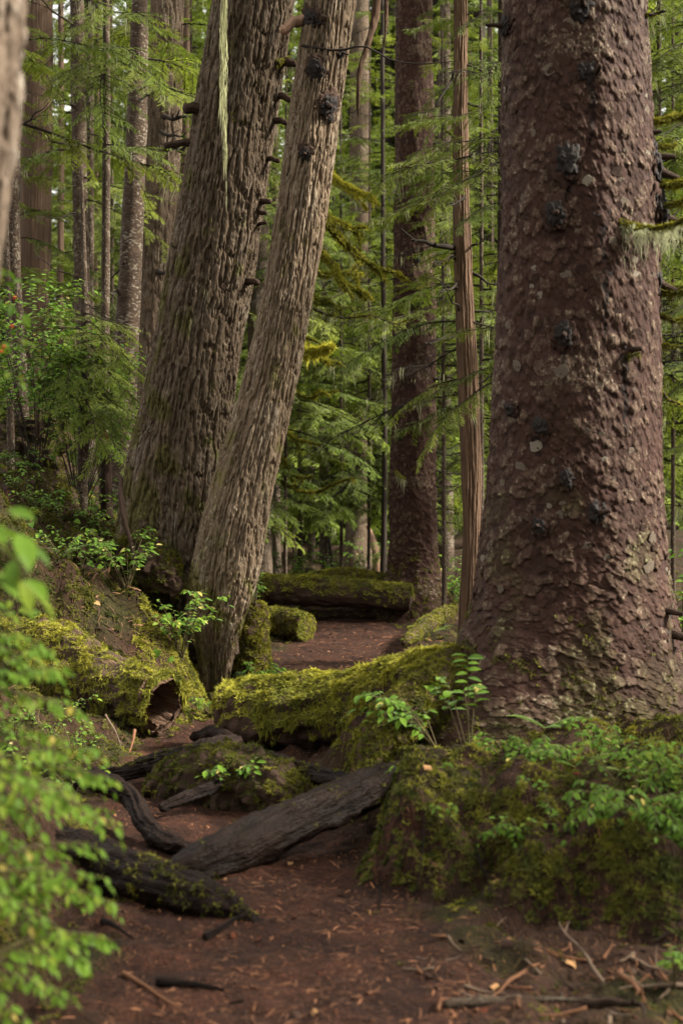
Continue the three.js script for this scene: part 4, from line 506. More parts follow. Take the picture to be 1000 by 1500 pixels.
// ---------------------------------------------------------------- fallen logs, stumps, roots
function log(name, label, category, pts, o) {
  const mid = pts[pts.length >> 1], base = V(mid[0], mid[1] - mid[3], mid[2]), t = thing(name, label, category, base, o.group), r = rng(o.seed);
  const g = tube(pts, o.ns ?? 120, o.nr ?? 60, { tex: texRoot, amp: o.amp ?? 0.03, tileU: 0.6, tileV: 1.2, v0: o.seed * 0.31, shape: (th, tt, y, P) => 1 + (o.lump ?? 0.12) * fbm3(P.x * 1.5 + tt * 6, P.y * 1.5 + o.seed, P.z * 1.5 + tt * 6, 3), cap: o.cap, open: !!o.hollow });
  const b = mesh('bark', g, o.mat ?? M.logBark, t, base);
  if (o.moss) mossOn(scatter(g, o.moss, r, o.keep ?? ((p, n) => smooth(-0.35, 0.35, n.y + 0.6 * fbm3(p.x * 3, p.y * 3, p.z * 3)))), r, o.size ?? 0.03, t, base, 'moss', { k: o.k, y: o.y });
  if (o.hollow) { // rotted-out end: a dark inner tube set into the log
    const [a, c] = o.hollow, inner = tube([a, c], 12, 40, { open: 'start', tex: texFibre, amp: 0.05, tileU: 0.5, tileV: 0.6, shape: (th, tt) => 1 + 0.15 * n2(th * 1.2, tt * 3) }); mesh('hollow', inner, M.rotten, t, base); void b; const q = pts[pts.length - 1], w = pts[pts.length - 2], ax = V(q[0] - w[0], q[1] - w[1], q[2] - w[2]).normalize(); mesh('broken_rim', tube([[a[0] - ax.x * 0.01, a[1] - ax.y * 0.01, a[2] - ax.z * 0.01, a[3] * 0.96], [q[0] - ax.x * 0.035, q[1] - ax.y * 0.035, q[2] - ax.z * 0.035, q[3] * 1.04]], 8, 60, { open: true, tex: texFibre, amp: 0.03, tileU: 0.3, tileV: 0.4, shape: (th, tt) => 1 + 0.16 * fbm2(th * 1.5, tt * 2 + 4) }), M.rotten, t, base); const s2 = rng(77), rim = []; for (let i = 0; i < 120; i++) { const th = s2() * Math.PI, side = V(-ax.z, 0, ax.x).normalize(), p = V(q[0], q[1], q[2]).addScaledVector(side, Math.cos(th) * q[3]).add(V(0, Math.sin(th) * q[3], 0)).addScaledVector(ax, 0.02 * s2()); rim.push({ p, n: V(0, 0.4, 1).normalize(), hang: s2() < 0.6 }); } mossOn(rim, s2, 0.05, t, base, 'moss', { k: 1.1, y: 0.6 });
  }
  return { t, base, g, r };
}
// mossy nurse log running from the trail to the foot of the massive spruce
{
  const P = [[330, 1056, 9.05, 0.18], [352, 1050, 9.02, 0.225], [420, 1044, 8.95, 0.23], [500, 1036, 8.8, 0.215], [570, 1022, 8.55, 0.22], [630, 1012, 8.25, 0.23], [690, 1010, 8.0, 0.22]].map((p) => P4(...p));
  const L = log('fallen_log', 'thick moss-covered log lying from the trail to the massive spruce', 'log', P, { seed: 201, moss: 7000, size: 0.036, cap: true, lump: 0.2, y: 0.8, k: 1.3, ns: 150, keep: (p, n) => smooth(-0.25, 0.25, n.y + 0.5 * fbm3(p.x * 3.5, p.y * 3.5, p.z * 3.5) - (p.x < -0.52 && n.z > 0.5 ? 0.35 : 0)) });
  const s = rng(202), a = []; for (const q of scatter(L.g, 420, s, (p, n) => n.z > 0.35 && n.y > -0.2 && n.y < 0.65 && p.x > -0.5 ? 1 : 0)) a.push({ p: q.p, n: q.n, hang: true }); mossOn(a, s, 0.045, L.t, L.base, 'moss', { k: 0.9, y: 0.6 });
}
log('exposed_root', 'moss-furred buttress root running down from the massive spruce to the trail', 'root', [[700, 985, 7.35, 0.16], [655, 1005, 7.3, 0.16], [610, 1035, 7.2, 0.14], [570, 1070, 7.05, 0.12], [548, 1110, 6.95, 0.10], [535, 1150, 6.85, 0.05]].map((p) => P4(...p)), { seed: 203, moss: 2600, size: 0.028, y: 0.55, k: 0.95, lump: 0.25, keep: (p, n) => smooth(-0.4, 0.3, n.y + 0.6 * fbm3(p.x * 4, p.y * 4, p.z * 4)) });
for (const [lab, P, sd] of [['mossy hump of soil on the bank before the tall stump', [[-20, 742, 12.6, 0.12], [30, 735, 12.5, 0.26], [75, 745, 12.3, 0.24], [112, 765, 12.1, 0.08]], 207], ['mossy hump with bare soil showing, under the heart leaves', [[40, 850, 11.2, 0.10], [85, 830, 11.2, 0.22], [130, 832, 11.1, 0.2], [165, 850, 11.0, 0.08]], 208], ['low mossy rise at the foot of the thicker twin stem', [[150, 810, 11.3, 0.08], [190, 822, 11.2, 0.18], [235, 840, 11.0, 0.16], [262, 865, 10.9, 0.06]], 209]]) log('moss_hummock', lab, 'hummock', P.map((p) => P4(...p)), { seed: sd, moss: 1500, size: 0.036, y: 0.35, k: 0.75, lump: 0.4, keep: (p, n) => smooth(-0.1, 0.5, n.y * 0.7 + fbm3(p.x * 3, p.y * 3, p.z * 3)) });
// rotting hollow log on the bank side of the trail
{
  const P = [[-120, 930, 10.4, 0.25], [-40, 948, 10.25, 0.27], [30, 962, 10.1, 0.29], [90, 975, 9.95, 0.27], [140, 1000, 9.8, 0.23], [190, 1018, 9.6, 0.205], [240, 1030, 9.42, 0.195]].map((p) => P4(...p));
  const e = P[P.length - 1], f = P[P.length - 4];
  const L = log('fallen_log', 'rotting hollow log under a thick cushion of moss at the bank foot', 'log', P, { seed: 205, moss: 6000, size: 0.034, lump: 0.2, y: 0.75, k: 1.25, ns: 150, hollow: [[e[0] + 0.01, e[1], e[2] + 0.01, e[3] * 0.8], [f[0], f[1], f[2], 0.16]], keep: (p, n) => smooth(-0.3, 0.3, n.y + 0.7 * fbm3(p.x * 3.5, p.y * 3.5, p.z * 3.5)) * (p.x > -1.75 && p.x < -1.45 && n.y > 0.5 ? 0.35 : 1) });
  const s = rng(206), a = []; for (const q of scatter(L.g, 650, s, (p, n) => n.z > 0.2 && n.y > -0.5 && n.y < 0.7 ? 1 : 0)) a.push({ p: q.p, n: q.n, hang: true }); mossOn(a, s, 0.045, L.t, L.base, 'moss', { k: 0.85, y: 0.55 });
}
// fallen log across the end of the trail, and its companions
log('fallen_log', 'long mossy log lying across the trail beside the straight dark spruce', 'log', [[360, 862, 19.6, 0.2], [420, 864, 19.5, 0.21], [500, 868, 19.4, 0.2], [600, 876, 19.4, 0.18]].map((p) => P4(...p)), { seed: 211, moss: 3200, size: 0.045, y: 0.6, keep: (p, n) => smooth(0.0, 0.5, n.y + 0.4 * fbm3(p.x * 3, p.y * 3, p.z * 3)) });
log('fallen_log', 'shorter mossy log resting behind the long log across the trail', 'log', [[455, 852, 20.3, 0.13], [510, 848, 20.3, 0.15], [572, 856, 20.2, 0.13]].map((p) => P4(...p)), { seed: 212, moss: 1200, size: 0.045, y: 0.7 });
log('fallen_log', 'dark underlying log beneath the long mossy log', 'log', [[370, 895, 19.9, 0.17], [450, 900, 19.9, 0.17], [560, 898, 19.9, 0.15]].map((p) => P4(...p)), { seed: 213, moss: 300, size: 0.04, y: 0.3 });
log('log_chunk', 'stubby cut log capped with bright moss at the trail edge', 'log', [[386, 908, 16.8, 0.13], [395, 910, 16.8, 0.165], [425, 914, 16.6, 0.17], [448, 918, 16.4, 0.15]].map((p) => P4(...p)), { seed: 214, moss: 1800, size: 0.035, y: 0.6, cap: true, keep: (p, n) => n.y > -0.2 ? 1 : 0.2 });
log('exposed_root', 'mossy root arching down beside the trail below the straight spruce', 'root', [[660, 893, 18.2, 0.07], [640, 905, 17.0, 0.085], [615, 922, 15.8, 0.08], [592, 942, 14.8, 0.03]].map((p) => P4(...p)), { seed: 216, moss: 1600, size: 0.036, y: 0.55, k: 0.85, ns: 50, nr: 20, lump: 0.3, keep: (p, n) => n.y > -0.3 ? 1 : 0.2 });
log('stump', 'low mossy stump topped by a leafy sprig beside the leaning twin hemlock', 'stump', [[366, 985, 12.2, 0.19], [366, 945, 12.2, 0.16], [368, 900, 12.2, 0.145], [368, 884, 12.2, 0.11], [368, 879, 12.2, 0.02]].map((p) => P4(...p)), { seed: 217, moss: 1600, size: 0.034, y: 0.85, k: 1.2, ns: 60, nr: 30, keep: () => 1 });
log('stump', 'tall mossy stump with slim trunks growing from its top', 'stump', [[48, 760, 14.2, 0.46], [46, 700, 14.2, 0.40], [48, 650, 14.2, 0.36], [46, 622, 14.2, 0.33], [46, 612, 14.2, 0.22], [46, 609, 14.2, 0.02]].map((p) => P4(...p)), { seed: 218, moss: 2600, size: 0.04, y: 0.3, k: 0.75, lump: 0.35, ns: 80, nr: 60, mat: M.logBark, keep: (p, n) => smooth(-0.4, 0.5, n.y + fbm3(p.x * 2.5, p.y * 2.5, p.z * 2.5)) });
{ const g = tube([[42, 505, 13.6, 0.014], [48, 540, 13.6, 0.02], [54, 580, 13.6, 0.024], [57, 612, 13.6, 0.03], [57, 640, 13.7, 0.035]].map((p) => P4(...p)), 40, 10, { tex: texRoot, amp: 0.01, tileU: 0.3, tileV: 0.6 }); tag(mesh('dead_sapling', g, M.cedarFar, scene), 'curved dark reddish dead stem rising from the tall mossy stump', 'dead wood'); }
{ const g = tube([[155, 655, 13, 0.04], [154, 645, 13, 0.045], [153, 635, 13, 0.03], [151, 628, 13, 0.006]].map((p) => P4(...p)), 16, 12, { tex: texFibre, amp: 0.02, tileU: 0.3, tileV: 0.4 }); const t = thing('broken_stub', 'small rust red splintered stub behind the bank shrubs', 'dead wood', px(155, 655, 13)); mesh('wood', g, M.redWood, t, t.position); const low = tube([[157, 760, 13, 0.06], [156, 700, 13, 0.05], [155, 652, 13, 0.042]].map((p) => P4(...p)), 20, 12, { tex: texRoot, amp: 0.01, tileU: 0.3, tileV: 0.6 }); mesh('bark', low, M.logBark, t, t.position); }
const onAt = (x, d) => { const p = px(x, 750, d); p.y = H(p.x, p.z); return p; };
// worn roots over the trail
function root(label, pts, o = {}) {
  const P = pts.map((p) => { const q = px(p[0], p[1], p[2]); return [q.x, q.y, q.z, p[3]]; }), base = V(P[P.length >> 1][0], P[P.length >> 1][1], P[P.length >> 1][2]), t = thing('exposed_root', label, 'root', base), sd = o.seed;
  const g = tube(P, o.ns ?? 110, o.nr ?? 36, { tex: texRoot, amp: o.amp ?? 0.034, tileU: 0.26, tileV: 0.8, v0: sd * 0.17, shape: (th, tt) => 1 + 0.20 * fbm2(th * 0.9 + sd, tt * 6, 4) }); mesh('bark', g, M.root, t, base);
  if (o.moss) { const r = rng(sd); mossOn(scatter(g, o.moss, r, (p, n) => smooth(0.1, 0.6, n.y * 0.4 + n.z * 0.3 + fbm3(p.x * 4, p.y * 4, p.z * 4))), r, 0.022, t, base, 'moss', { k: 0.8, y: 0.5 }); }
}
root('thick smooth worn root slanting down from the spruce mound across the trail', [[590, 1135, 6.75, 0.07], [545, 1152, 6.6, 0.09], [490, 1178, 6.42, 0.10], [420, 1208, 6.2, 0.104], [350, 1242, 6.0, 0.10], [290, 1268, 5.85, 0.085], [235, 1296, 5.75, 0.05], [205, 1320, 5.7, 0.006]], { seed: 231, moss: 60 });
root('broad low root running into the trail under the leafy shrub', [[90, 1250, 5.9, 0.12], [150, 1272, 5.75, 0.115], [210, 1292, 5.55, 0.10], [280, 1312, 5.4, 0.085], [330, 1330, 5.28, 0.06], [375, 1358, 5.2, 0.03], [410, 1390, 5.15, 0.004]], { seed: 232, moss: 220 });
root('wavy root coiling between the two thick roots on the trail', [[135, 1140, 6.9, 0.05], [165, 1152, 6.8, 0.05], [195, 1172, 6.65, 0.046], [212, 1205, 6.45, 0.044], [235, 1230, 6.3, 0.042], [275, 1245, 6.2, 0.035]], { seed: 233 });
root('dark root arching along the mossy hummock above the thick worn root', [[180, 1130, 7.9, 0.03], [225, 1118, 7.8, 0.05], [285, 1108, 7.65, 0.06], [345, 1110, 7.5, 0.062], [410, 1124, 7.3, 0.062], [465, 1138, 7.1, 0.05], [510, 1146, 6.95, 0.04]], { seed: 234, moss: 260 });
root('slim root crossing the trail toward the hollow log', [[110, 1148, 7.4, 0.03], [160, 1138, 7.5, 0.04], [215, 1128, 7.6, 0.035], [300, 1095, 8.2, 0.05], [345, 1088, 8.5, 0.05]], { seed: 235 });
root('thin root fork in the hollow behind the thick worn root', [[235, 1185, 6.9, 0.02], [280, 1165, 7.0, 0.03], [320, 1150, 7.1, 0.03], [345, 1132, 7.25, 0.03]], { seed: 236, ns: 50, nr: 16 });
root('reddish splintered root end by the nurse log', [[285, 1080, 9.2, 0.03], [315, 1078, 8.9, 0.06], [345, 1090, 8.6, 0.05]], { seed: 237, ns: 40, nr: 20, amp: 0.05 });
{ const r = rng(245); for (let i = 0; i < 9; i++) { const x = 545 + 440 * r(), d0 = 5.75 - 0.55 * (x - 540) / 460 + 0.15 * r(), a = onAt(x, d0), b = onAt(x + (r() - 0.5) * 70, d0 - 0.22 - 0.25 * r()), m = a.clone().lerp(b, 0.5).add(V(0.03 * (r() - 0.5), 0.0, 0.0)), R = 0.003 + 0.005 * r() * r(); tag(mesh('rootlet', limbGeo([[a.x, a.y - 0.01, a.z, R], [m.x, m.y, m.z, R * 0.9], [b.x, b.y, b.z, R * 0.5]], 6, 10, 0.2, i), M.root, scene), 'thin dark rootlet hanging down the mossy mound face', 'root', 'rootlets on the mound face'); } }
{ // mossy hummock under the arching root
  const r = rng(240), P = [[230, 1160, 7.55, 0.12], [285, 1150, 7.45, 0.17], [345, 1150, 7.3, 0.19], [400, 1160, 7.15, 0.16], [440, 1170, 7.0, 0.08]].map((p) => P4(...p)); void r;
  log('moss_hummock', 'mossy hummock of soil held by roots beside the trail', 'hummock', P, { seed: 241, moss: 1500, size: 0.03, y: 0.4, k: 0.8, lump: 0.3, mat: M.logBark, keep: (p, n) => smooth(-0.2, 0.4, n.y + fbm3(p.x * 4, p.y * 4, p.z * 4)) });
}

// ---------------------------------------------------------------- ground cover
function patchGeo(x0, x1, d0, d1, nx, nd) { const p = [], ix = []; for (let j = 0; j <= nd; j++) for (let i = 0; i <= nx; i++) { const x = lerp(x0, x1, i / nx), z = -lerp(d0, d1, j / nd); p.push(x, H(x, z), z); if (i < nx && j < nd) { const k = j * (nx + 1) + i; ix.push(k, k + 1, k + nx + 1, k + 1, k + nx + 2, k + nx + 1); } } const g = new THREE.BufferGeometry(); g.setAttribute('position', new THREE.Float32BufferAttribute(p, 3)); g.setIndex(ix); return g; }
{
  const r = rng(251), t = named(new THREE.Group(), 'ground_moss'); scene.add(t); tag(t, 'carpet of yellow green moss over the mound and bank', 'moss'); t.userData.kind = 'stuff';
  const up = (q) => q.map((o) => ({ p: o.p, n: o.n.y < 0 ? o.n.negate() : o.n })), free = (p) => 1 - onPath(p.x, -p.z), patchy = (p, f, a, b) => smooth(a, b, fbm3(p.x * f, p.y * f, p.z * f, 3));
  mossOn(up(scatter(patchGeo(-0.05, 1.9, 4.9, 9.2, 90, 160), 15000, r, (p) => free(p) * smooth(0.02, 0.12, p.y) * (0.14 + 0.86 * patchy(p, 2.6, -0.2, 0.3)))), r, 0.026, t, null, 'moss', { k: 1.0, y: 0.5 });
  const hang = scatter(patchGeo(-0.05, 1.9, 4.9, 6.4, 90, 90), 1500, r, (p) => Math.abs(Hn(p.x, p.z).y) < 0.72 ? 1 : 0); mossOn(hang.map((o) => ({ p: o.p.addScaledVector(Hn(o.p.x, o.p.z), 0.01), n: Hn(o.p.x, o.p.z), hang: r() < 0.2 })), r, 0.03, t, null, 'moss', { k: 0.65, y: 0.35 });
  mossOn(up(scatter(patchGeo(-4.6, -0.8, 9.2, 15, 130, 160), 21000, r, (p) => free(p) * (0.2 + patchy(p, 1.5, -0.25, 0.35)))), r, 0.038, t, null, 'moss', { k: 0.6, y: 0.3 });
  mossOn(up(scatter(patchGeo(-1.5, -0.5, 9.6, 11.4, 50, 60), 2600, r, (p) => free(p) * smooth(-0.6, 0.2, fbm3(p.x * 3, 1, p.z * 3)))), r, 0.036, t, null, 'moss', { k: 1.15, y: 0.8 });
  mossOn(up(scatter(patchGeo(-2.2, -0.8, 3.2, 9.2, 60, 120), 8000, r, (p) => free(p) * (0.12 + patchy(p, 2, -0.3, 0.4)))), r, 0.028, t, null, 'moss', { k: 0.7, y: 0.35 });
  mossOn(up(scatter(patchGeo(-3, 6, 12, 26, 120, 120), 7000, r, (p) => free(p) * patchy(p, 1.2, -0.2, 0.4))), r, 0.06, t, null, 'moss', { k: 0.8, y: 0.4 });
  mossOn(up(scatter(patchGeo(0.1, 1.9, 3.4, 5.4, 60, 60), 900, r, (p) => free(p) * patchy(p, 3, 0, 0.4))), r, 0.018, t, null, 'moss', { k: 0.7, y: 0.4 });
}
{ // needles, bark crumbs and chips
  const r = rng(261), chip = (() => { const out = []; const P = [V(-0.5, 0, -0.1), V(-0.15, 0.07, -0.12), V(0.2, 0.05, -0.1), V(0.5, 0, -0.03), V(0.5, 0, 0.03), V(0.2, 0.05, 0.1), V(-0.15, 0.07, 0.12), V(-0.5, 0, 0.1)]; for (let i = 0; i < 3; i++) { const a = P[i], b = P[i + 1], c = P[7 - i], d = P[6 - i]; for (const p of [a, c, b, b, c, d]) out.push(p.x, p.y, p.z); } return triGeo(out); })();
  const items = []; for (let k = 0; k < 150000 && items.length < 44000; k++) { const d = 3.0 + 16 * r() * r(), x = pathX(d) + (r() - 0.5) * (d < 9 ? 3.4 : 4.5), w = onPath(x, d); if (r() > (0.25 + 0.75 * w) * smooth(-0.5, 0.4, fbm2(x * 2.2 + 40, d * 2.2)) + 0.12) continue; const p = G(x, -d), n = Hn(x, -d), L = (0.010 + 0.040 * r() ** 4) * (d > 9 ? 1.3 : 1), wd = r() < 0.04 ? 2.4 : 0.5 + 0.9 * r(), q = r(), c = mix3([0.035, 0.017, 0.011], [0.28, 0.125, 0.06], q * q * q); items.push({ m: place(p.add(V(0, 0.003, 0)), n.add(V((r() - 0.5) * 0.5, 0, (r() - 0.5) * 0.5)).normalize(), V(L, L * 0.8, L * 0.4 * wd), r() * TAU), c: rgb(...c) }); }
  for (let k = 0; k < 5000; k++) { const d = 12 + 8 * r(), x = pathX(d) + (r() - 0.5) * 2.6, p = G(x, -d), L = 0.02 + 0.12 * r() ** 3, q = r(), c = mix3([0.03, 0.015, 0.01], [0.24, 0.11, 0.055], q * q * q); items.push({ m: place(p.add(V(0, 0.004, 0)), V((r() - 0.5) * 0.5, 1, (r() - 0.5) * 0.5).normalize(), V(L, L * 0.8, L * (0.2 + 0.5 * r())), r() * TAU), c: rgb(...c) }); }
  for (let k = 0; k < 30000 && items.length < 56000; k++) { const d = 9.6 + 4.6 * r(), x = -0.9 - 3.2 * r(), w = onPath(x, d); if (r() < w) continue; const p = G(x, -d), n = Hn(x, -d), L = 0.018 + 0.10 * r() ** 4, q = r(), c = mix3([0.03, 0.017, 0.011], [0.22, 0.115, 0.06], q * q * q); items.push({ m: place(p.add(V(0, 0.006, 0)), n.add(V((r() - 0.5) * 0.9, 0, (r() - 0.5) * 0.9)).normalize(), V(L, L * 0.8, L * (0.25 + 0.5 * r())), r() * TAU), c: rgb(...c) }); }
  const m = inst('needle_litter', chip, M.litter, items, scene); tag(m, 'rusty needles and bark crumbs strewn over trail and bank', 'litter');
}
// fallen sticks and bits of wood, one by one
{
  const r = rng(271);
  const stick = (label, a, b, r0, m = M.twigRed, o = {}) => { const A = px(...a), B = px(...b); if (o.ground !== false) { A.y = H(A.x, A.z) + r0 * 0.7 + (o.lift0 ?? 0); B.y = H(B.x, B.z) + r0 * 0.6 + (o.lift ?? 0); } const g = bareLimb(A, B, r0, (a[0] * 7 + b[1]) | 0, { twigs: o.twigs ?? 1, sag: o.sag ?? -0.02, wob: 0.4 }); tag(mesh('fallen_stick', g, m, scene), label, 'stick', o.group); };
  stick('dark lichen crusted stick lying along the mound foot', [650, 1475, 4.3], [870, 1440, 4.45], 0.016, M.spotted, { twigs: 3 });
  stick('grey forked twig slanting up against the mound foot', [885, 1420, 4.6], [815, 1348, 5.0], 0.008, M.twigGrey, { twigs: 2, lift: 0.08 });
  stick('pale bent twig on the litter below the low shrub', [790, 1405, 4.7], [720, 1360, 5.05], 0.006, M.twigGrey);
  stick('curled rusty twig standing out on the trail litter', [700, 1490, 4.25], [672, 1445, 4.45], 0.007, M.twigRed, { sag: 0.15, twigs: 0 });
  stick('rust coloured stick by the trail beneath the mound', [770, 1410, 4.65], [720, 1440, 4.45], 0.009, M.twigRed, { twigs: 0 });
  stick('thick dark branch end among the debris below the low shrub', [860, 1440, 4.4], [945, 1500, 4.15], 0.02, M.logBark, { twigs: 4, lift: 0.03 });
  stick('rusty brown branch leaning on the debris below the low shrub', [905, 1425, 4.55], [945, 1490, 4.2], 0.011, M.twigRed, { twigs: 3, lift: 0.02 });
  stick('pale stick pointing out from under the low shrub', [1010, 1425, 4.5], [905, 1435, 4.45], 0.01, M.twigGrey, { lift: 0.03 });
  stick('long rusty stick lying on the trail before the shrub', [180, 1430, 4.6], [275, 1505, 4.2], 0.009, M.twigRed, { twigs: 0 });
  stick('flat dark stick across the trail before the broad low root', [230, 1440, 4.5], [330, 1450, 4.45], 0.018, M.root, { twigs: 0 });
  stick('straight dark stick propped against the broad low root', [300, 1370, 4.95], [368, 1318, 5.2], 0.014, M.root, { twigs: 0, lift: 0.03 });
  stick('short stick wedged under the broad low root', [150, 1330, 5.2], [195, 1372, 4.95], 0.013, M.root, { twigs: 0 });
  stick('bleached twig lying on the bank by the tall stump', [20, 698, 13], [80, 714, 12.7], 0.012, M.twigGrey, { twigs: 0 });
  stick('crooked white branch caught behind the bank shrubs', [104, 660, 12.6], [160, 652, 12.4], 0.014, M.twigGrey, { ground: false, sag: -0.25, twigs: 2 });
  stick('thin brown twig standing in the moss before the hollow log', [155, 1050, 9.1], [178, 1085, 8.8], 0.008, M.twigGrey, { lift0: 0.14, twigs: 1 });
  stick('snapped twig stuck in soil beneath the hollow log end', [198, 1055, 9.0], [190, 1090, 8.75], 0.012, M.twigRed, { lift0: 0.12, twigs: 3 });
  for (let i = 0; i < 90; i++) { const x = 610 + 400 * r(), y = 1375 + 130 * r(), d = EYE * F / (y - 750) , a = r() * TAU, A = px(x, y, d), l = 0.04 + 0.2 * r() * r(); const B = V(A.x + Math.cos(a) * l, 0, A.z + Math.sin(a) * l); A.y = H(A.x, A.z) + 0.006; B.y = H(B.x, B.z) + 0.006 + 0.03 * r() * r(); tag(mesh('fallen_twig', bareLimb(A, B, 0.003 + 0.005 * r(), 300 + i, { twigs: 0, wob: 0.4 }), [M.twigRed, M.twigGrey, M.logBark, M.twigRed][i % 4], scene), 'short broken twig in the debris below the mound', 'twig', 'twigs strewn below the mound'); }
  for (let i = 0; i < 40; i++) { const y = 1280 + 220 * r(), x = 250 + 330 * r(), d = EYE * F / (y - 750), a = r() * TAU, A = px(x, y, d), l = 0.03 + 0.10 * r() * r(); const B = V(A.x + Math.cos(a) * l, 0, A.z + Math.sin(a) * l); A.y = H(A.x, A.z) + 0.004; B.y = H(B.x, B.z) + 0.005; tag(mesh('fallen_twig', bareLimb(A, B, 0.0025 + 0.004 * r(), 400 + i, { twigs: 0 }), [M.twigRed, M.logBark, M.twigRed][i % 3], scene), 'short rusty twig trodden into the trail', 'twig', 'twigs on the trail'); }
  // curled bark flakes
  const flake = (() => { const g = new THREE.CylinderGeometry(1, 1, 1.6, 7, 1, true, 0, 1.6); g.rotateZ(Math.PI / 2); g.translate(0, -0.78, 0); return g; })(), fm = [M.plate[2], M.redWood, M.plate[0], M.deadLeaf].map((m) => { const c = m.clone(); c.side = THREE.DoubleSide; return c; });
  for (let i = 0; i < 44; i++) { const y = 1240 + 260 * r(), x = i < 24 ? 620 + 380 * r() : 260 + 330 * r(), d = EYE * F / (y - 750), p = px(x, y, d); p.y = H(p.x, p.z) + 0.004; const m = mesh('bark_flake', flake, fm[i % 4], scene), s = 0.012 + 0.026 * r() * r(); m.position.copy(p); m.rotation.set((r() - 0.5) * 0.6, r() * TAU, (r() - 0.5) * 0.6); m.scale.set(s, s * 0.7, s * (0.6 + 0.6 * r())); tag(m, 'small curled bark flake lying on the ground litter', 'bark flake', 'bark flakes on the litter'); }
}

// ---------------------------------------------------------------- shrubs and small plants
const leafCount = new Map(), leafRest = new Map();
function leafAt(parent, off, p, dir, nrm, len, geo, m, name = 'leaf') {
  const x = dir.clone().normalize(), z = x.clone().cross(nrm).normalize(), y = z.clone().cross(x), q = new THREE.Quaternion().setFromRotationMatrix(new THREE.Matrix4().makeBasis(x, y, z)), n = (leafCount.get(parent) ?? 0) + 1; leafCount.set(parent, n);
  if (n > 290) { if (!leafRest.has(parent)) leafRest.set(parent, []); leafRest.get(parent).push({ m: new THREE.Matrix4().compose(p.clone().sub(off), q, V(len, len, len)), c: m.color.clone() }); return null; }
  const l = mesh(name, geo, m, parent); l.quaternion.copy(q); l.position.copy(p).sub(off); l.scale.setScalar(len); return l;
}
function sprayOn(t, base, a, b, o, r) {      // a leafy twig from a to b: alternate leaves in a loose plane
  const len = a.distanceTo(b), sag = o.sag ?? 0.12, at = (q) => a.clone().lerp(b, q).add(V(0, sag * len * Math.sin(q * Math.PI * 0.8), 0)), list = [0, 0.25, 0.5, 0.75, 1].map((q) => { const p = at(q); return [p.x, p.y, p.z, lerp(o.r ?? 0.004, 0.001, q)]; });
  mesh('stem', tube(list, 10, 5, {}), o.stem ?? M.stem, t, base);
  const n = Math.max(4, Math.round(len / (o.gap ?? 0.02))), mats = o.mats ?? M.leaf;
  const put = (p, tan, e, s) => { const side = tan.clone().cross(UP).normalize().multiplyScalar(e), dir = tan.clone().multiplyScalar(0.55).addScaledVector(side, 0.8).add(V(0, -0.12 - 0.35 * r(), 0)).normalize(), nrm = V((r() - 0.5) * 0.9, 1, (r() - 0.5) * 0.9 + (o.face ?? 0.25)).normalize(); const q = r(); leafAt(t, base, p, dir, nrm, (o.leaf ?? 0.024) * (0.7 + 0.5 * r()) * s, leafGeo[r() * 3 | 0], q < (o.yellow ?? 0.015) ? M.yellowLeaf : mats[r() * mats.length | 0]); };
  for (let k = 0; k < n; k++) {
    const q = (o.from ?? 0.1) + (1 - (o.from ?? 0.1)) * (k + 0.5) / n, p = at(q), tan = at(Math.min(1, q + 0.03)).sub(at(q - 0.03)).normalize(), e = k % 2 ? 1 : -1;
    if (o.side && k % o.side === 1 && q < 0.85) { const dir = tan.clone().multiplyScalar(0.7).addScaledVector(tan.clone().cross(UP).normalize(), e * 0.8).add(V(0, -0.1 - 0.3 * r(), 0)).normalize(), sl = len * (0.18 + 0.18 * r()) * (1 - q * 0.5); sprayOn(t, base, p, p.clone().addScaledVector(dir, sl), { ...o, side: 0, r: 0.0018, from: 0.15 }, r); } else put(p, tan, e, 1);
  }
  put(b, b.clone().sub(a).normalize(), 0, 1);
}
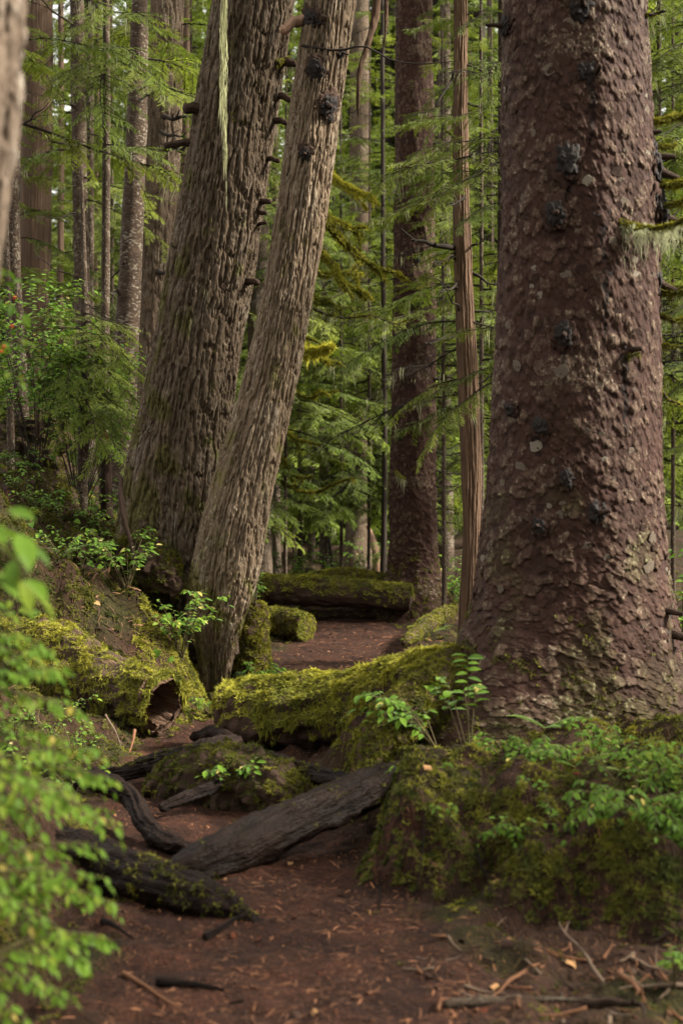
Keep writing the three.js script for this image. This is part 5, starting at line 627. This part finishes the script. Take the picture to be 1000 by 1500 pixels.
{ // three leafy shrubs by the lens, well out of focus
  const r = rng(281), SC = 1.25;
  const shrub = (label, base, hubs, tips, o) => { const t = thing('shrub', label, 'shrub', base); for (const [hx, hy, hd] of hubs) { const h = px(hx, hy, hd * SC); mesh('stem', tube([[base.x, base.y - 0.05, base.z, 0.009], [lerp(base.x, h.x, 0.4), lerp(base.y, h.y, 0.6), lerp(base.z, h.z, 0.4), 0.007], [h.x, h.y, h.z, 0.004]], 16, 7, {}), M.twigRed, t, base); } for (const [k, x, y, d] of tips) { const h = px(hubs[k][0], hubs[k][1], hubs[k][2] * SC); sprayOn(t, base, h, px(x, y, d * SC), o, r); } return t; };
  const g = (x, d) => { const p = px(x, 750, d * SC); return V(p.x, H(p.x, p.z), p.z); };
  shrub('glossy leaved shrub arching its lower sprays over the trail edge', g(-170, 2.6), [[-60, 1130, 2.6], [-70, 1290, 2.55], [-50, 1420, 2.5], [-40, 1010, 2.7]], [[0, 150, 1110, 2.75], [0, 175, 1230, 2.7], [0, 120, 1180, 2.5], [1, 160, 1300, 2.65], [1, 110, 1390, 2.5], [1, 130, 1250, 2.85], [2, 110, 1470, 2.55], [2, 70, 1540, 2.45], [2, 130, 1420, 2.75], [3, 130, 1060, 2.8], [3, 100, 985, 2.7], [0, 165, 1160, 2.85], [1, 175, 1345, 2.8], [3, 60, 950, 2.75], [2, 150, 1390, 2.9], [0, 60, 1220, 2.6], [1, 60, 1330, 2.6]], { leaf: 0.029, side: 2, gap: 0.023, sag: 0.10, mats: [M.leaf[0], M.leaf[1], M.leaf[3], M.leaf[1]] });
  shrub('light green shrub with fine leaf sprays close beside the glossy one', g(-230, 2.95), [[-80, 930, 2.95], [-90, 1060, 2.9], [-60, 1200, 2.9]], [[0, 95, 1010, 3.0], [0, 60, 950, 2.9], [0, 70, 905, 2.95], [0, 30, 890, 2.85], [0, 80, 965, 3.05], [1, 110, 1040, 3.0], [1, 150, 1165, 3.05], [1, 100, 1100, 3.0], [1, 60, 1180, 2.8], [2, 170, 1205, 3.05], [2, 120, 1330, 2.95], [2, 60, 1270, 2.8]], { leaf: 0.026, side: 2, gap: 0.024, sag: 0.12, mats: [M.leaf[0], M.leaf[1], M.leaf[3]] });
  shrub('shrub tip with long drooping pointed leaves above the leaf sprays', g(-200, 2.2), [[-60, 780, 2.2], [-70, 850, 2.2]], [[0, 40, 800, 2.2], [0, 30, 850, 2.15], [1, 50, 870, 2.25], [1, 20, 760, 2.3]], { leaf: 0.075, gap: 0.045, sag: 0.2 });
  shrub('bright shrub twig with red berries before the dark slim trunks', g(-120, 3.6), [[-40, 430, 3.6], [-50, 520, 3.6]], [[0, 45, 410, 3.6], [0, 35, 460, 3.5], [1, 40, 500, 3.6], [1, 30, 560, 3.5], [0, 10, 395, 3.7]], { leaf: 0.045, gap: 0.035, sag: 0.06 });
  const bt = scene.children[scene.children.length - 1]; for (const [x, y] of [[18, 478], [6, 508], [2, 515], [22, 436]]) { const b = mesh('berry', new THREE.SphereGeometry(0.0055, 10, 8), M.berry, bt), p = px(x, y, 3.55 * SC); b.position.copy(p).sub(bt.position); }
}
function bush(label, base, n, R, hgt, o, seed, name = 'huckleberry_bush', group) { // arching leafy stems from one foot
  const t = thing(name, label, o.cat ?? 'bush', base, group), r = rng(seed);
  for (let k = 0; k < n; k++) { const az = (o.az ?? 0) + (r() - 0.5) * (o.arc ?? TAU), q = 0.5 + 0.5 * r(), tip = base.clone().add(V(Math.cos(az) * R * q, hgt * (0.5 + 0.5 * r()) + (o.fall ?? 0) * r(), -Math.sin(az) * R * q)); sprayOn(t, base, base.clone().add(V((r() - 0.5) * 0.04, -0.01, (r() - 0.5) * 0.04)), tip, { sag: 0.25, from: 0.25, side: 3, ...o }, r); }
  return t;
}
const onG = (x, y, d) => { const p = px(x, y, d); p.y = H(p.x, p.z); return p; };
bush('leafy sprig with light green oval leaves on the mound edge above the trail', onG(640, 1095, 6.9), 9, 0.40, 0.22, { leaf: 0.05, gap: 0.04, az: 2.9, arc: 1.8, mats: M.leafLowTrans.concat(M.leaf[2]) }, 301);
bush('upright sprig of narrow leaves against the massive spruce trunk', onG(682, 1100, 6.5), 5, 0.16, 0.42, { leaf: 0.07, gap: 0.045, side: 0, from: 0.5, mats: [M.leafLowTrans[1], M.leaf[2], M.leaf[0]] }, 302);
bush('dense bright bush spilling over the mound by the massive spruce', onG(985, 1190, 5.85), 20, 0.42, 0.30, { leaf: 0.034, gap: 0.03, mats: M.leaf, fall: -0.12 }, 303);
bush('low bush with round leaves hanging over the dark mound face', onG(945, 1250, 5.5), 30, 0.48, 0.10, { leaf: 0.034, gap: 0.028, az: -1.6, arc: 3.0, fall: -0.34, sag: 0.2, mats: M.leafLowTrans.concat(M.leaf[2], M.leaf[0]) }, 304);
bush('small leaved sprig tucked in the mound moss above the trail', onG(615, 1170, 6.3), 6, 0.22, 0.12, { leaf: 0.036, gap: 0.035, mats: M.leafLowTrans }, 305);
bush('little sprig of leaves at the mound middle', onG(800, 1150, 6.25), 8, 0.24, 0.16, { leaf: 0.03, gap: 0.03, mats: M.leafLowTrans.concat(M.leaf[2]) }, 306);
bush('trailing leaf stems on the mound face by the fern', onG(690, 1215, 6.0), 8, 0.26, 0.02, { leaf: 0.03, gap: 0.03, az: -1.6, arc: 2.6, fall: -0.18, mats: M.leafLowTrans.concat(M.leaf[2]) }, 307);
bush('small sprig rooted in the debris at the mound foot', onG(985, 1440, 4.5), 6, 0.14, 0.14, { leaf: 0.03, gap: 0.03, mats: M.leaf }, 308);
bush('low leafy runner on the mound rim between sprig and fern', onG(745, 1120, 6.5), 8, 0.26, 0.12, { leaf: 0.032, gap: 0.032, mats: M.leafLowTrans.concat(M.leaf[2]) }, 351);
bush('tuft of small leaves low on the mound face over the debris', onG(760, 1290, 5.6), 6, 0.2, 0.06, { leaf: 0.03, gap: 0.03, az: -1.6, arc: 2.6, fall: -0.1, mats: M.leafLowTrans }, 352);
bush('leafy sprig at the foot of the massive spruce, past the fern', onG(880, 1110, 6.5), 8, 0.22, 0.16, { leaf: 0.032, gap: 0.03, mats: M.leaf.slice(0, 3) }, 353);
bush('sprig with toothed leaves on the mossy hummock beside the trail', px(340, 1150, 7.12), 7, 0.2, 0.12, { leaf: 0.045, gap: 0.035, mats: M.leafLowTrans.concat(M.leaf[2]) }, 309);
bush('leafy sprig growing on the low mossy stump', px(372, 885, 12.1), 8, 0.18, 0.24, { leaf: 0.04, gap: 0.03, mats: [M.leafLowTrans[1], M.leaf[2]] }, 310);
bush('leafy sprig at the foot of the low mossy stump', onG(385, 940, 12.0), 9, 0.26, 0.18, { leaf: 0.042, gap: 0.035, mats: [M.leafLowTrans[1], M.leaf[2]] }, 311);
bush('light green sprig with round leaves below the twin hemlock foot', onG(265, 950, 10.6), 13, 0.36, 0.46, { leaf: 0.052, gap: 0.05, mats: M.leaf, yellow: 0.1 }, 312);
bush('tall leafy sprig on the bank between the hollow log and the twin hemlock', onG(185, 905, 10.7), 12, 0.36, 0.4, { leaf: 0.048, gap: 0.05, mats: M.leafLowTrans.concat(M.leaf), yellow: 0.08 }, 313);
bush('sprig of leaves on the bank just below the thicker stem', onG(215, 830, 11.1), 8, 0.3, 0.26, { leaf: 0.042, gap: 0.05, mats: M.leafLowTrans.concat(M.leaf[2]) }, 314);
bush('bright leafy sprig by the twin hemlock foot beside the trail', onG(310, 985, 10.3), 9, 0.3, 0.16, { leaf: 0.038, gap: 0.035, mats: M.leaf }, 315);
bush('leafy sprig on the bank amid the heart shaped leaves', onG(120, 870, 10.9), 9, 0.32, 0.28, { leaf: 0.042, gap: 0.05, mats: M.leafLowTrans.concat(M.leaf[2]) }, 354);
bush('sparse sprig high on the bank below the tall stump', onG(60, 790, 11.6), 8, 0.34, 0.26, { leaf: 0.042, gap: 0.05, mats: M.leafLowTrans.concat(M.leaf[2]) }, 355);
bush('little sprig close beside the thicker stem of the twin hemlock', onG(150, 760, 11.9), 7, 0.3, 0.28, { leaf: 0.042, gap: 0.05, mats: M.leafLowTrans }, 356);
bush('low leafy sprig before the tall mossy stump', onG(22, 690, 12.4), 9, 0.45, 0.3, { leaf: 0.048, gap: 0.045, mats: M.leafLowTrans.concat(M.leaf[2]) }, 316);
bush('broad bush with thin leaves behind the bank, past the tall stump', onG(140, 700, 13.2), 16, 0.6, 0.55, { leaf: 0.045, gap: 0.05, mats: M.leaf.concat(M.leafLowTrans), r: 0.004 }, 317);
bush('tall huckleberry bush with layered sprays before the flecked spruce', onG(118, 640, 12.9), 24, 0.8, 1.5, { leaf: 0.06, gap: 0.05, mats: M.leaf, r: 0.005, sag: 0.15, from: 0.45, stem: M.twig }, 318);
bush('airy huckleberry bush rising beside the crooked slim trunk', onG(55, 640, 12.7), 22, 0.6, 1.8, { leaf: 0.06, gap: 0.05, mats: [M.leaf[0], M.leafLowTrans[1], M.leaf[1]], r: 0.005, sag: 0.15, from: 0.5, stem: M.twig }, 319);
for (const [x, y, d, n, R, h, s, lab] of [[418, 800, 25, 14, 0.7, 1.2, 321, 'bright broad leaved bush in the glade beyond the long mossy log'], [445, 830, 24, 12, 0.6, 0.7, 322, 'low bright bush just behind the long mossy log'], [505, 830, 27, 12, 0.7, 0.6, 323, 'low fern green bush at the foot of the pale thick trunk'], [655, 840, 21, 14, 0.6, 0.9, 324, 'bright bush behind the straight dark spruce foot'], [700, 850, 20, 12, 0.7, 0.8, 325, 'bright bush seen between dead tree and massive spruce'], [1000, 780, 11, 12, 0.6, 1.0, 326, 'bright green bush half hidden behind the massive spruce'], [990, 930, 9.5, 10, 0.4, 0.5, 327, 'light green bush close behind the massive spruce foot'], [540, 845, 30, 12, 0.8, 0.8, 328, 'sunlit low bush by the bleached snag']]) bush(lab, onG(x, y, d), n, R, h, { leaf: 0.07, gap: 0.09, mats: M.leaf.slice(0, 3).concat(M.leafLowTrans[1]), r: 0.008, from: 0.2 }, s);
{ const r = rng(357);
  for (let i = 0; i < 17; i++) { const x = 560 + 430 * r(), d = 5.35 + 1.5 * r(); bush('tiny leafy sprig dotted in the moss of the mound', onAt(x, d), 3, 0.13, 0.09, { leaf: 0.022 + 0.014 * r(), gap: 0.03, side: 0, mats: i % 2 ? M.leaf : M.leafLowTrans }, 700 + i, 'leafy_sprig', 'tiny sprigs dotted over the mound'); }
  for (let i = 0; i < 34; i++) { const x = 5 + 280 * r(), d = 10.2 + 2.6 * r(); bush('tiny leafy sprig dotted over the mossy bank', onAt(x, d), 4, 0.2, 0.16, { leaf: 0.03 + 0.014 * r(), gap: 0.04, side: 0, mats: i % 2 ? M.leaf : M.leafLowTrans }, 730 + i, 'leafy_sprig', 'tiny sprigs dotted over the bank'); } }
{ const r = rng(358); for (let i = 0; i < 14; i++) { const d = 6.6 + 2.6 * r(), x = -1.25 - 0.8 * r(); bush('small leafy sprig on the slope between shrub and hollow log', G(x, -d), 4, 0.17, 0.14, { leaf: 0.026 + 0.012 * r(), gap: 0.032, side: 0, mats: i % 2 ? M.leaf : M.leafLowTrans }, 780 + i, 'leafy_sprig', 'sprigs on the slope before the hollow log'); } }
// heart-leaved plants on the bank
{
  const r = rng(331); for (const [x, y, d, l, m] of [[122, 840, 11, 0.07, 1], [92, 905, 10.5, 0.075, 1], [130, 880, 10.7, 0.06, 2], [150, 868, 10.8, 0.055, 1], [243, 900, 10.7, 0.075, 1], [232, 952, 10.3, 0.07, 0], [255, 965, 10.2, 0.06, 1], [60, 862, 11, 0.06, 0], [110, 790, 11.6, 0.06, 1], [46, 905, 10.7, 0.06, 2], [205, 855, 11, 0.055, 1], [262, 915, 10.6, 0.045, 3], [140, 935, 10.3, 0.045, 4]]) {
    const top = px(x, y, d), g = V(top.x + 0.02, H(top.x, top.z), top.z - 0.02); if (top.y < g.y + 0.04) top.y = g.y + 0.07;
    const t = thing('heart_leaf_plant', m === 3 ? 'single yellowed heart shaped leaf near the twin hemlock foot' : m === 4 ? 'withered heart leaf above the hollow log' : 'single green heart shaped leaf on a thin stalk on the bank', 'plant', g, m >= 3 ? undefined : 'green heart leaves on the bank');
    mesh('stalk', tube([[g.x, g.y - 0.02, g.z, 0.003], [lerp(g.x, top.x, 0.7), lerp(g.y, top.y, 0.5), g.z, 0.0025], [top.x, top.y, top.z, 0.002]], 8, 5, {}), M.stem, t, g);
    leafAt(t, g, top, V((r() - 0.5) * 2, -0.25, 0.6 * r()), V((r() - 0.5) * 0.5, 0.75, 0.65), l, heartGeo, m === 3 ? M.yellowLeaf : m === 4 ? M.deadLeaf : M.leaf[m]);
  }
}
// ferns
function fern(label, base, fronds, seed, mats = M.leaf) {
  const t = thing('fern', label, 'fern', base), r = rng(seed);
  fronds.forEach(([az, len, rise]) => {
    const out = [], dir = V(Math.cos(az), 0, -Math.sin(az)), side = V(-dir.z, 0, dir.x), at = (q) => base.clone().addScaledVector(dir, len * q).add(V(0, rise * Math.sin(q * 2.1), 0)); const n = 22;
    for (let i = 1; i < n; i++) { const q = i / n, p = at(q), w = len * 0.24 * Math.sin(Math.PI * (0.12 + 0.86 * q)) * (0.9 + 0.2 * r()); for (const e of [-1, 1]) { const tip = p.clone().addScaledVector(side, e * w).addScaledVector(dir, w * 0.35).add(V(0, -0.15 * w, 0)); strip(out, p, p.clone().lerp(tip, 0.55).add(V(0, 0.04 * w, 0)), tip, len * 0.036, dir); } if (i < n - 1) strip(out, p, p.clone().lerp(at((i + 1) / n), 0.5), at((i + 1.2) / n), 0.004, side); }
    const g = triGeo(out); g.translate(-base.x, -base.y, -base.z); mesh('frond', g, mats[r() * mats.length | 0], t);
  });
}
fern('bright fern with fronds leaning across the mound top', onG(850, 1165, 6.2), [[3.0, 0.22, 0.08], [2.3, 0.18, 0.09], [3.7, 0.2, 0.05], [5.4, 0.22, 0.03], [0.4, 0.18, 0.06]], 341, [M.leaf[3], M.leaf[1]]);
fern('small fern on the bank below the bright moss', onG(90, 885, 10.6), [[0.2, 0.25, 0.1], [1.2, 0.22, 0.1], [2.6, 0.26, 0.1], [4.4, 0.24, 0.08], [5.5, 0.26, 0.08]], 342, M.leafLowTrans);
fern('small fern on the root mound of the straight dark spruce', onG(630, 890, 17.5), [[0.2, 0.3, 0.1], [1.6, 0.3, 0.14], [2.8, 0.3, 0.1], [4.4, 0.3, 0.05], [5.4, 0.3, 0.08]], 343);
fern('fern at the foot of the low mossy stump by the trail', onG(350, 960, 11.6), [[0.2, 0.3, 0.1], [1.6, 0.25, 0.14], [2.8, 0.3, 0.1], [4.4, 0.3, 0.05], [5.4, 0.3, 0.08]], 344, M.leafLowTrans);
fern('pale fern sprouting in the mound moss above the sprig', onG(800, 1085, 6.9), [[0.1, 0.2, 0.05], [3.0, 0.2, 0.06], [5, 0.16, 0.03]], 345, M.leafLowTrans);
// dead brown limbs dangling from the canopy
for (const [lab, P] of [['long torn reddish limb dangling beside the slimmer twin stem', [[556, -60, 11.6, 0.03], [550, 20, 11.6, 0.032], [540, 60, 11.55, 0.026], [527, 105, 11.5, 0.018], [524, 150, 11.5, 0.014], [525, 172, 11.5, 0.006]]], ['thin brown dead limb dangling before the straight dark spruce', [[565, -60, 11.9, 0.014], [566, 20, 11.9, 0.014], [564, 50, 11.9, 0.01], [562, 68, 11.9, 0.004]]]]) tag(mesh('dangling_limb', tube(P.map((p) => P4(...p)), 50, 12, { tex: texFibre, amp: 0.02, tileU: 0.2, tileV: 0.5, shape: (th, q) => 1 + 0.25 * n2(th, q * 8) }), M.cedar, scene), lab, 'dead limb');

{ const lm = M.leaf[0].clone(); lm.color = rgb(1, 1, 1); for (const [t, items] of leafRest) inst('foliage', leafGeo[1], lm, items, t); }   // leaves past the count that are built one by one

renderer.setSize(682, 1024);
renderer.render(scene, camera);
